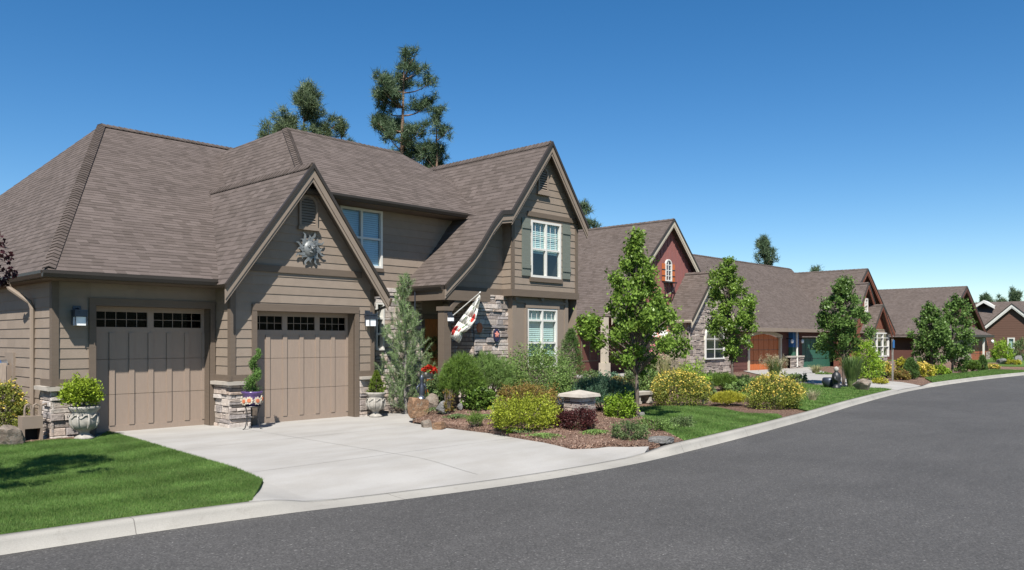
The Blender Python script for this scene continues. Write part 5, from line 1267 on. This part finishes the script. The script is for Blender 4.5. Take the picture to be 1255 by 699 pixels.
needles('slim upright conifer before the brown garage door', 'shrub', 1204, 12.9, 436, 12, M['spruce'], name='dwarf_conifer', shape='cone', n=320, nl=.12, nw=.025, per=22)
needles('bushy dark conifer left of the slim one', 'shrub', 1192, 12.7, 442, 18, M['mugo'], name='dwarf_conifer', n=260, nl=.14, nw=.025, per=22)
shrub('olive and yellow bush right of the slim conifer', 'shrub', 1215, 12.9, 446, 20, M['pot'], n=1800, leaf=.09, flower=M['yellow'], nf=140, fsize=.09, name='potentilla')
shrub('pale green small tree before the brown end gable', 'small tree', 1229, 16.5, 416, 24, M['lime'], n=2600, leaf=.13, name='small_tree', lump=.3)
shrub('dark bush at the right edge before the brown end gable', 'shrub', 1253, 16.4, 412, 24, M['olive'], n=2200, leaf=.13)
shrub('yellow bush before the far rocks', 'shrub', 1241, 13.9, 441, 22, M['gold'], n=1500, leaf=.11)
for px, w, h, s_ in ((1228, .9, .55, 31), (1248, 1.0, .6, 32)): x, y = at(px, 14.6); rock('grey rocks half hidden by the yellow bush by the far lawn', x, y, w, w*.8, h, M['rockgrey'], s_, cat='rock', group='far lawn rocks')
x, y = onZ(1057, 477, .2)[:2]; rock('big tan boulder on the lawn beside the grassy clump', x, y, .85, .7, .55, M['rock'], 40, cat='rock')
x, y = at(1025, 12.0); z = gz(x, y); ST = thing('garden_statue', 'dark figure statue with a pale head on the lawn left of the grassy clump', 'statue', (x, y, z)); mb = MB(); mb.lathe([(.16, 0), (.17, .06), (.12, .1), (.13, .25), (.17, .42), (.15, .56), (.07, .64), (.05, .66)], 14, (x, y, z)); mb.tube([V((x-.13, y, z+.52)), V((x-.22, y-.03, z+.38)), V((x-.14, y-.12, z+.28))], [.05, .045, .03], 7); mb.tube([V((x+.13, y, z+.52)), V((x+.22, y-.03, z+.38)), V((x+.12, y-.12, z+.28))], [.05, .045, .03], 7); mb.build('body', M['iron'], ST, True)
mb = MB(); mb.lathe([(.001, 0), (.07, .04), (.09, .11), (.075, .18), (.001, .22)], 14, (x, y, z+.63)); mb.build('head', M['urn'], ST, True)
x, y = at(1016, 12.4); z = gz(x, y); mb = MB(); mb.lathe([(.12, 0), (.2, .08), (.26, .22), (.24, .36), (.2, .4), (.18, .38), (.001, .34)], 16, (x, y, z)); tag(mb.build('garden_pot', M['bronze'], smooth=True, origin=(x, y, z)), 'dark rounded pot next to the figure statue', 'pot')
x, y = at(1094, 12.6); z = gz(x, y); d = depth(x, y); SP = thing('signpost', 'white post carrying a small blue sign by the far drive', 'signpost', (x, y, z)); zt = CAMZ+(HY-417)/FOC*d; mb = MB(); mb.box(x-.032, x+.032, y-.032, y+.032, z-.02, zt+.02); mb.slab([(x-.04, y-.04, zt+.02), (x+.04, y-.04, zt+.02), (x+.04, y+.04, zt+.02), (x-.04, y+.04, zt+.02)], (0, 0, .03)); mb.build('post', M['barkgrey'], SP)
mb = MB(); mb.box(x-.09, x+.09, y-.06, y-.034, zt-.36, zt); mb.build('sign_board', M['blue'], SP)

# ================================================================== second house (red gable, stone wing, two garages)
def gable_roof(T, cx, zr, half, zl_, y0, y1, hr=None, mat=None, bm=None, bd=.3, cap=True, zr2=None):
    hr = hr or half; m = mat or M['shingleb']; zr2 = zl_ if zr2 is None else zr2
    roof(T, [(cx-half, y1, zl_), (cx-half, y0, zl_), (cx, y0, zr), (cx, y1, zr)], m); roof(T, [(cx+hr, y0, zr2), (cx+hr, y1, zr2), (cx, y1, zr), (cx, y0, zr)], m)
    for a, b in (((cx-half, y0+.02, zl_), (cx, y0+.02, zr)), ((cx+hr, y0+.02, zr2), (cx, y0+.02, zr))): barge(T, a, b, bd, .05, (0, -1, 0), bm or M['cream'])
    if cap: caps(T, (cx, y0, zr), (cx, y1, zr), .10, .13, step=.3)
H2 = thing('house', 'house with a dark red gable, grey stone wing and a cedar garage door', 'house', (42, 24, .2))
yr = 23.5; g = lambda px, py, y: (onY(px, py, y).x, onY(px, py, y).z)
ax, az = g(826, 268.6, yr-.35)
gable_roof(H2, ax, az, 5.55, 3.15, yr-.35, 40, 3.4, zr2=az-.98*3.4)
FR = Fr((0, yr, 0), (1, 0, 0), (0, -1, 0))
boards(FR, [[(ax-5.3, 3.35), (ax+3.2, 3.35), (ax+3.2, 5.2), (ax, az-.3), (ax-5.3, 3.45)]], H2, M['red'], .33)
fboxes(FR, [(ax-5.4, ax+1.0, 3.08, 3.40, -.2, .06)], 'fascia', M['cream'], H2)
wu, wz = g(818.5, 345, yr); wt = g(818.5, 318, yr)[1]
def arch_window(T, fr, c, z0, z1, w, fm, shut=None, depth_=.08, bars=(1, 3)):
    mb = MB(); r = w/2; zc = z1-r
    A = lambda q, zb: [(c-q, zb)]+[(c-q*math.cos(a), zc+q*math.sin(a)) for a in np.linspace(0, math.pi, 11)]+[(c+q, zb)]
    o, i = A(r, z0), A(r-.07, z0+.07); k = len(o); vs = [fr.p(*p, depth_) for p in o]+[fr.p(*p, depth_) for p in i]+[fr.p(*p, 0) for p in o]+[fr.p(*p, 0.01) for p in i]
    fs = []
    for a in range(k): b = (a+1) % k; fs += [(a, b, k+b, k+a), (a, 2*k+a, 2*k+b, b), (k+a, k+b, 3*k+b, 3*k+a)]
    mb.add(vs, fs)
    for q in range(1, bars[0]+1): u = c-r+w*q/(bars[0]+1); fr.box(mb, u-.02, u+.02, z0+.07, zc+r*.75, .03, .05)
    for q in range(1, bars[1]+1): z = z0+(zc-z0)*q/bars[1]; fr.box(mb, c-r+.06, c+r-.06, z-.02, z+.02, .03, .048)
    w_ = mb.build('window', fm, T); g_ = MB(); g_.add([fr.p(*p, .026) for p in i], [tuple(range(k))[::-1]]); g_.build('pane', M['glass'], w_)
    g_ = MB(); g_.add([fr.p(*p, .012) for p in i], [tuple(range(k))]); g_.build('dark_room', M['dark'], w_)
    if shut:
        for s_ in (-1, 1):
            q = MB(); a, b = sorted((c+s_*(r+.02), c+s_*(r+.30)))
            fr.box(q, a, b, z0, z1-.25, .02, .05); sb = q.build('shutter', shut, T); h_ = MB()
            for z in (z0+.25, z1-.6): fr.box(h_, a-.03, b+.03, z, z+.05, .05, .06)
            h_.build('hinge', M['iron'], sb)
arch_window(H2, FR, wu, wz, wt, .62, M['white'], M['orange'])
q = MB(); FR.box(q, wu-.45, wu+.45, wz-.10, wz-.04, 0, .3); q.tube([FR.p(wu-.4, wz-.1, .02), FR.p(wu-.3, wz-.75, .05), FR.p(wu, wz-.95, .1), FR.p(wu+.3, wz-.75, .05), FR.p(wu+.4, wz-.1, .02)], .03, 6); q.tube([FR.p(wu-.38, wz-.1, .28), FR.p(wu-.1, wz-.5, .3), FR.p(wu+.1, wz-.5, .3), FR.p(wu+.38, wz-.1, .28)], .025, 6); q.tube([FR.p(wu-.28, wz-.75, .05), FR.p(wu, wz-.55, .3), FR.p(wu+.28, wz-.75, .05)], .022, 6)
q.build('window_bracket', M['iron'], H2)
# porch under the red gable
flatwall(Fr((0, 25.6, 0), (1, 0, 0), (0, -1, 0)), [rect(30, 38, .2, 3.3)], H2, M['maroon']); q = MB(); q.box(30.4, 37, 23.4, 25.6, .1, .24); q.build('porch_floor', M['concrete'], H2)
window(H2, Fr((0, 25.6, 0), (1, 0, 0), (0, -1, 0)), 32.2, 33.6, .9, 2.6, 2, (.5,), None, .3, .05, fm=M['trim'])
for px in (741, 822): 
    u = onY(px, 430, 23.4).x; q = MB(); q.box(u-.14, u+.14, 23.26, 23.54, .2, 3.1); q.box(u-.2, u+.2, 23.2, 23.6, .2, .9); q.build('porch_column', M['cream'], H2)
fl_ = Fr((ax-5.3, 0, 0), (0, 1, 0), (-1, 0, 0)); flatwall(fl_, [rect(25.6, 40, .2, 3.3)], H2, M['maroon'])
# stone wing
ys = 22.0; sx0, sz0 = g(848, 392, ys-.3); sax, saz = g(876.5, 333, ys-.3)
half = sax-sx0; gable_roof(H2, sax, saz, half, sz0, ys-.3, 29)
FS2 = Fr((0, ys, 0), (1, 0, 0), (0, -1, 0)); w0, z1 = g(862, 392, ys); w1, z0 = g(885.5, 440, ys)
P = minus([[(sx0+.25, .1), (sax+half-.25, .1), (sax+half-.25, sz0-.05), (sax, saz-.35), (sx0+.25, sz0-.05)]], (w0+.02, w1-.02, z0, z1-(w1-w0)*.42))
stones(FS2, P, H2, mats=[M['stone2'], M['mortar']], seed=30, hmin=.10, hmax=.2, wmin=.2, wmax=.6)
arch_window(H2, Fr((0, ys-.06, 0), (1, 0, 0), (0, -1, 0)), (w0+w1)/2, z0, z1, w1-w0, M['white'], None, .09, (1, 2))
stones(Fr((sx0+.25, 0, 0), (0, 1, 0), (-1, 0, 0)), [rect(ys, 25.6, .1, sz0-.05)], H2, mats=[M['stone2'], M['mortar']], seed=31, hmin=.1, hmax=.2, wmin=.2, wmax=.6)
q = MB(); q.tube([V((sx0+.05, ys+.1, sz0-.1)), V((sx0+.18, ys+.15, sz0-.4)), V((sx0+.18, ys+.15, .3))], .05, 8); q.build('downspout', M['trimlight'], H2)
gutter(H2, (sx0, ys-.3, sz0), (sx0, 25, sz0), (-1, 0, 0), M['cream'], h=.15)
# main roof with the garages
ye = 21.9; ze = 2.78; gx0 = sax+half-.4; rz, ry = 7.7, 28.
roof(H2, [(gx0, ye, ze), (57.5, ye, ze), (62.2, ry, rz), (41, ry, rz)], M['shingleb']); roof(H2, [(61, 38, ze), (36, 38, ze), (41, ry, rz), (62.2, ry, rz)], M['shingleb'])
caps(H2, (41, ry, rz), (62, ry, rz), .09, .13, step=.3)
roof(H2, [(gx0-.2, ye-.35, ze-.08), (52.0, ye-.35, ze-.08), (49.2, 24.2, ze+1.75), (gx0-.2, 24.9, ze+2.35)], M['shingleb'])
q = MB(); q.slab([(49.2, 24.2, ze+1.79), (gx0-.2, 24.9, ze+2.4), (gx0-.2, 25.1, ze+2.42), (49.3, 24.4, ze+1.8)], (0, 0, .06)); q.build('flashing', M['gutter'], H2)
FGm = Fr((0, 22.4, 0), (1, 0, 0), (0, -1, 0))
mb = MB(); mb.box(gx0-.25, 52.1, ye-.46, ye-.33, ze-.28, ze-.06); mb.box(52.1, 57.2, ye-.08, ye+.02, ze-.22, ze); mb.build('fascia', M['trimlight'], H2)
u0, u1 = g(918, 430, 22.4)[0], g(955.5, 430, 22.4)[0]; v0, v1 = g(983, 430, 22.4)[0], g(1026, 430, 22.4)[0]
siding(FGm, minus(minus([rect(gx0-.5, 56.8, .1, 2.75)], (u0, u1, 0, 2.4)), (v0, v1, 0, 2.25)), .1, H2, M['maroon'], .2)
def arch_door(T, fr, a, b, z1, rise, mat, n, trim):
    mb = MB(); top = lambda u: z1-rise*(2*(u-(a+b)/2)/(b-a))**2; w = (b-a)/n
    for k in range(n):
        p, q = a+w*k+.012, a+w*(k+1)-.012; mb.slab([fr.p(p, .12, -.12), fr.p(q, .12, -.12), fr.p(q, top(q), -.12), fr.p(p, top(p), -.12)], fr.N*(.05 if k % 2 else .06))
    d = mb.build('garage_door', mat, T); q = MB()
    for z in (.75, 1.4, 2.0): fr.box(q, a, b, z, z+.02, -.062, -.055)
    q.build('panel_joint', M['iron'], d)
    if trim:
        q = MB(); us = np.linspace(a-.3, b+.3, 13)
        for s0, s1 in zip(us[:-1], us[1:]): tt = lambda u: z1+.02-rise*(2*(u-(a+b)/2)/(b-a+.6))**2; q.slab([fr.p(s0, tt(s0), -.1), fr.p(s1, tt(s1), -.1), fr.p(s1, tt(s1)+.2, -.1), fr.p(s0, tt(s0)+.2, -.1)], fr.N*.16)
        fr.box(q, a-.2, a, .1, z1-rise+.1, -.1, .06); fr.box(q, b, b+.2, .1, z1-rise+.1, -.1, .06); q.build('door_surround', M['cream'], T)
arch_door(H2, FGm, u0, u1, 2.36, .28, M['orange'], 12, True); arch_door(H2, FGm, v0, v1, 2.1, .0, M['green'], 16, False)
q = MB(); c = g(973.5, 430, 22.2)[0]; q.box(c-.42, c+.42, 22.1, 22.45, 1.55, 2.65); q.build('blue_panel', M['blue'], H2); q = MB(); q.box(c-.42, c+.42, 22.1, 22.45, .9, 1.55); q.build('green_panel', M['green'], H2)
stones(Fr((0, 22.05, 0), (1, 0, 0), (0, -1, 0)), [rect(c-.95, c+.95, .1, .9)], H2, mats=[M['stone2'], M['mortar']], seed=33); q = MB(); q.box(c-1, c+1, 21.95, 22.4, .9, 1.0); q.build('cap_stone', M['capstone'], H2)
q = MB(); q.tube([V((c-.05, 22.0, 2.6)), V((c-.05, 22.0, .3))], .06, 8); q.build('downspout', M['white'], H2)
for o in (-.75, .75):
    q = MB(); q.lathe([(.04, 0), (.09, .05), (.10, .16), (.06, .23), (.02, .25)], 12, (c+o, 22.0, 1.8)); l = q.build('wall_lamp', M['frost'], H2, True); q = MB(); q.box(c+o-.03, c+o+.03, 22.0, 22.4, 2.06, 2.12); q.build('lamp_arm', M['iron'], l)
b0 = onY(805, 399, 23.2); BNR = thing('hanging_banner', 'pale pink and white cloth banner hanging in the porch of the red gabled house', 'banner', b0); a0, a1 = onY(806, 398, 23.2), onY(824, 399, 23.0); q = MB(); g5 = []
for i in range(7):
    t = i/6; L = onY(806-5*t*t-2*t, 398+14*t, 23.2+.2*math.sin(t*4)); R = onY(824-9*t, 399+16*t, 23.0+.2*math.sin(t*4+1)); g5.append([L.lerp(R, k/5) for k in range(6)])
for i in range(6):
    for k in range(5): q.add([g5[i][k], g5[i][k+1], g5[i+1][k+1], g5[i+1][k]], [(0, 1, 2, 3)], 1 if (i*7+k*3) % 5 in (1,) else 0)
bo = q.build('cloth', [M['white'], M['pinkpaint']], BNR, True); bo.modifiers.new('t', 'SOLIDIFY').thickness = .01
q = MB(); q.tube([a0+V((-.15, .02, .02)), a1+V((.15, 0, .02))], .02, 6); q.build('rod', M['iron'], BNR)

# ================================================================== third house (three nested gables)
H3 = thing('house', 'house with three nested red shingled gables stepping down to a small bay window', 'house', (60, 22, .2))
hx, hz = g(1063.3, 329.5, 21.6)
gable_roof(H3, hx, hz, 5.8, hz-.80*5.8, 21.6, 34, 5.9, bm=M['redshing'], bd=.35, zr2=hz-.77*5.9)
F3 = Fr((0, 22, 0), (1, 0, 0), (0, -1, 0)); flatwall(F3, [[(hx-5.3, .1), (hx+5.5, .1), (hx+5.5, hz-4.5), (hx, hz-.3), (hx-5.3, hz-4.5)]], H3, M['redshing'])
x2, z2 = g(1064.5, 346.5, 20.8); gable_roof(H3, x2, z2, 2.5, z2-2.9, 20.8, 22.6, 2.5, bm=M['redshing'], bd=.3)
F3b = Fr((0, 21.1, 0), (1, 0, 0), (0, -1, 0)); flatwall(F3b, [[(x2-2.3, .1), (x2+2.3, .1), (x2+2.3, z2-2.9), (x2, z2-.3), (x2-2.3, z2-2.9)]], H3, M['redshing'])
wl = g(1061, 383, 21.1); 
window(H3, F3b, wl[0]-.25, wl[0]+.25, wl[1], wl[1]+1.0, 1, (.5,), None, None, .1, .09, deep=.02)
x3, z3 = g(1082, 373.5, 20.2); gable_roof(H3, x3, z3, 1.95, z3-2.05, 20.2, 25, 1.95, bm=M['redshing'], bd=.25)
F3c = Fr((0, 20.5, 0), (1, 0, 0), (0, -1, 0)); flatwall(F3c, [[(x3-1.7, z3-1.75), (x3+1.7, z3-1.75), (x3, z3-.2)]], H3, M['redshing'], off=-.02)
wa, zb_ = g(1067, 438, 20.5); wb, zt_ = g(1088.5, 408, 20.5)
siding(F3c, minus([rect(x3-1.7, x3+1.75, .9, z3-1.75)], (wa, wb, zb_, zt_)), .3, H3, M['trimlight'], .2); stones(F3c, [rect(x3-1.7, x3+1.75, .1, .9)], H3, mats=[M['stone2'], M['mortar']], seed=40, hmin=.12, hmax=.22)
window(H3, F3c, wa, wb, zb_, zt_, 3, (.42, .78), None, None, .1, .08)
for xx, n in ((x3-1.7, -1), (x3+1.75, 1)): flatwall(Fr((xx, 0, 0), (0, 1, 0), (n, 0, 0)), [rect(20.5, 22, .1, z3-1.75)], H3, M['trimlight'])
q = MB(); q.box(x3-3.4, x3-2.9, 20.9, 21.3, .2, 2.3); q.build('brick_pier', M['redshing'], H3)
# ================================================================== fourth house (long roof, brown garage)
H4 = thing('house', 'house with a long plain brown roof and a brown garage door under a low hip', 'house', (87, 22, .2))
kx_, kz_ = g(1185, 351, 21.2)
gable_roof(H4, kx_, kz_, 8.4, kz_-.58*8.4, 21.2, 40, 7.2, bm=M['maroon'], bd=.4, zr2=kz_-.6*7.2)
F4 = Fr((0, 21.6, 0), (1, 0, 0), (0, -1, 0)); siding(F4, [[(kx_-7.7, .1), (kx_+6.6, .1), (kx_+6.6, kz_-4.1), (kx_, kz_-.35), (kx_-7.7, kz_-4.7)]], .1, H4, M['maroon'], .22)
flatwall(Fr((kx_-7.7, 0, 0), (0, 1, 0), (-1, 0, 0)), [rect(21.6, 40, .1, 2.6)], H4, M['maroon'])
for i in range(2): boards(Fr((kx_-7.75, 0, 0), (0, 1, 0), (-1, 0, 0)), [rect(26+i*5, 27.4+i*5, .2, 2.3)], H4, M['brownd'], .2, 'side_door')
hx0, hx1 = onY(1163, 413, 19.2).x, onY(1217, 413, 19.2).x; hzz = onY(1217, 413, 19.2).z+.15
roof(H4, [(hx0, 19.2, hzz), (hx1, 19.2, hzz), (hx1-2.2, 22, hzz+1.5), (hx0+2.2, 22, hzz+1.5)], M['shingleb']); roof(H4, [(hx0, 24, hzz), (hx0, 19.2, hzz), (hx0+2.2, 22, hzz+1.5)], M['shingleb']); roof(H4, [(hx1, 19.2, hzz), (hx1, 24, hzz), (hx1-2.2, 22, hzz+1.5)], M['shingleb'])
F4g = Fr((0, 19.7, 0), (1, 0, 0), (0, -1, 0)); da, db = g(1190, 430, 19.7)[0], g(1212, 430, 19.7)[0]
siding(F4g, minus([rect(hx0+.4, hx1-.4, .9, hzz-.1)], (da, db, 0, 1.9)), .1, H4, M['trimlight'], .2); arch_door(H4, F4g, da, db, 1.92, 0, M['brownd'], 10, False)
stones(F4g, [rect(hx0+.4, da-.1, .1, .9), rect(db+.1, hx1-.4, .1, .9)], H4, mats=[M['stone2'], M['mortar']], seed=41, hmin=.12, hmax=.22)
flatwall(Fr((hx0+.4, 0, 0), (0, 1, 0), (-1, 0, 0)), [rect(19.7, 22, .1, hzz-.1)], H4, M['trimlight'])
mb = MB(); mb.box(hx0, hx1, 19.08, 19.2, hzz-.2, hzz+.02); mb.build('fascia', M['gutter'], H4)
for o in (da-.5, db+.5):
    q = MB(); q.lathe([(.06, 0), (.14, .1), (.14, .26), (.04, .34)], 10, (o, 19.5, 1.7)); q.build('wall_lamp', M['frost'], H4, True)
q = MB(); q.box(da+2.9, da+3.05, 19.3, 19.45, .2, 2.2); q.build('porch_post', M['white'], H4)
# ================================================================== fifth house (brown end gable with white trim)
H5 = thing('house', 'brown end-gabled house with white trim at the right edge of the street', 'house', (100, 19, .2))
ex = 96.; pX = lambda px, py, X: (lambda r: V((X, r[1]*X/r[0], CAMZ+r[2]*X/r[0])))(ray(px, py))
ap, lf = pX(1240, 372, ex), pX(1203, 402, ex); sl = (ap.z-lf.z)/(lf.y-ap.y); rw = 6.
rt = V((ex, ap.y-rw, ap.z-sl*rw))
roof(H5, [(ex+14, lf.y, lf.z), (ex, lf.y, lf.z), (ex, ap.y, ap.z), (ex+14, ap.y, ap.z)], M['shingleb']); roof(H5, [(ex, rt.y, rt.z), (ex+14, rt.y, rt.z), (ex+14, ap.y, ap.z), (ex, ap.y, ap.z)], M['shingleb'])
barge(H5, lf, ap, .36, .06, (-1, 0, 0), M['white'], True); barge(H5, rt, ap, .36, .06, (-1, 0, 0), M['white'], True)
F5 = Fr((ex+.3, 0, 0), (0, 1, 0), (-1, 0, 0)); wl_, wr_ = pX(1234, 440, ex), pX(1243, 414, ex)
siding(F5, minus([[(rt.y+.4, -.1), (lf.y-.3, -.1), (lf.y-.3, lf.z-.1), (ap.y, ap.z-.4), (rt.y+.4, rt.z-.05)]], (wr_.y, wl_.y, wl_.z, wr_.z)), .1, H5, M['brownsid'], .24)
window(H5, F5, wr_.y, wl_.y, wl_.z, wr_.z, 1, (.5,), None, .5, .12, .08, deep=.03)
flatwall(Fr((0, lf.y-.3, 0), (1, 0, 0), (0, 1, 0)), [rect(ex+.3, ex+14, -.1, lf.z)], H5, M['brownsid'])
bk = ex+8; b1, b2 = pX(1192, 371, bk), pX(1262, 371, bk); bl_ = pX(1192, 402, bk-6)
roof(H5, [(bk-4.5, b1.y+1, b1.z-3.2), (bk-4.5, b2.y, b1.z-3.2), (bk, b2.y, b1.z), (bk, b1.y+1, b1.z)], M['shingleb']); roof(H5, [(bk+4.5, b2.y, b1.z-3.2), (bk+4.5, b1.y+1, b1.z-3.2), (bk, b1.y+1, b1.z), (bk, b2.y, b1.z)], M['shingleb'])
siding(Fr((bk-4.2, 0, 0), (0, 1, 0), (-1, 0, 0)), [rect(b2.y, b1.y+.7, 0, b1.z-3.1)], .1, H5, M['brownsid'], .24)
dc = pX(1207, 370, bk-1.6); q = MB()
for s_ in (-1, 1): q.slab([(bk-2.2, dc.y, dc.z+.15), (bk-2.2, dc.y+s_*1.1, dc.z-.55), (bk-2.2, dc.y+s_*1.1, dc.z-.85), (bk-2.2, dc.y, dc.z-.15)], (.1, 0, 0)); q.slab([(bk-2.1, dc.y, dc.z+.13), (bk-2.1, dc.y+s_*1.1, dc.z-.57), (bk-.2, dc.y+s_*.8, dc.z-.5), (bk-.2, dc.y, dc.z+.05)], (0, 0, .04))
q.build('dormer', M['white'], H5)

# ================================================================== distant trees
pine('tallest ponderosa pine rising behind the near roof', 494, 44, 60, 0, 105, M['pine'], 3, 17, .36, tuft=.62, per=80, crownshape=[(.36, .25), (.45, .8), (.62, .9), (.74, .75), (.85, .75), (.94, .55), (1, .15)])
pine('lower dark pine leaning out right of the tallest pine', 533, 44, 136, 0, 62, M['pine'], 5, 12, .36, tuft=.58, per=80)
pine('full rounded pine behind the roof left of the tallest pine', 375, 46, 108, 0, 92, M['pinelight'], 7, 16, .40, tuft=.72, per=110, crownshape=[(.4, .9), (.6, 1.), (.8, .85), (.92, .6), (1, .25)])
pine('small pine tip peeking over the roof at far left', 327, 46, 149, 0, 38, M['pinelight'], 9, 8, .45, tuft=.5)
pine('small pine tip right of the rounded pine', 416, 46, 148, 0, 52, M['pinelight'], 10, 9, .45, tuft=.55)
pine('pine top showing between the near gable and the red gabled house', 714, 52, 252, 0, 44, M['pine'], 12, 9, .4, tuft=.6)
pine('slender spruce behind the long roof of the second house', 936, 66, 292, 0, 44, M['pine'], 13, 13, .3, tuft=.7, crownshape=[(.3, 1), (.6, .8), (.85, .4), (1, .05)])
for px, d, top, w, s_, lab in ((1000, 90, 331, 20, 20, 'tree tip over the roof of the triple gabled house'), (1210, 130, 364, 16, 21, 'round tree behind the white dormer'), (1229, 135, 368, 7, 22, 'thin tree tip between two far trees'), (1243, 130, 359, 14, 23, 'far conifer over the brown end gable'), (1262, 128, 366, 18, 24, 'far conifer at the right picture edge')):
    pine(lab, px, d, top, 0, w, M['pine'], s_, 9, .35, tuft=1.0, name='conifer_tree', per=60)

# ================================================================== light, sky, camera
sun_dir = V((-.30, -.27, .51)).normalized()     # towards the sun
el = math.asin(sun_dir.z); az_ = math.atan2(sun_dir.x, sun_dir.y)
w = bpy.data.worlds.new('World'); scene.world = w; w.use_nodes = True; nt = w.node_tree
sky = nt.nodes.new('ShaderNodeTexSky'); sky.sky_type = 'NISHITA'; sky.sun_disc = False; sky.sun_elevation = el; sky.sun_rotation = az_
sky.altitude = 1100; sky.air_density = 1.0; sky.dust_density = .15; sky.ozone_density = 2.2
bg = nt.nodes['Background']; hs = node(nt, 'ShaderNodeHueSaturation', Saturation=1.34); nt.links.new(sky.outputs[0], hs.inputs['Color']); nt.links.new(hs.outputs[0], bg.inputs[0]); bg.inputs[1].default_value = .075
ld = bpy.data.lights.new('sun', 'SUN'); ld.energy = 5.0; ld.angle = math.radians(.53); ld.color = (1, .955, .89)
lo = bpy.data.objects.new('sun', ld); C.objects.link(lo); lo.rotation_euler = (-sun_dir).to_track_quat('-Z', 'Y').to_euler(); lo.location = (0, 0, 30)
cd = bpy.data.cameras.new('camera'); cam = bpy.data.objects.new('camera', cd); C.objects.link(cam); scene.camera = cam
cam.location = (0, 0, CAMZ); cam.rotation_euler = (math.radians(90), 0, math.radians(43.4-90)); cd.sensor_width = 36; cd.lens = FOC/1255*36; cd.shift_y = 67.5/1255
cd.clip_start = .1; cd.clip_end = 4000
scene.view_settings.view_transform = 'Standard'; scene.view_settings.look = 'None'; scene.view_settings.gamma = 1; scene.view_settings.exposure = .8
scene.cycles.max_bounces = 6; scene.cycles.transparent_max_bounces = 8
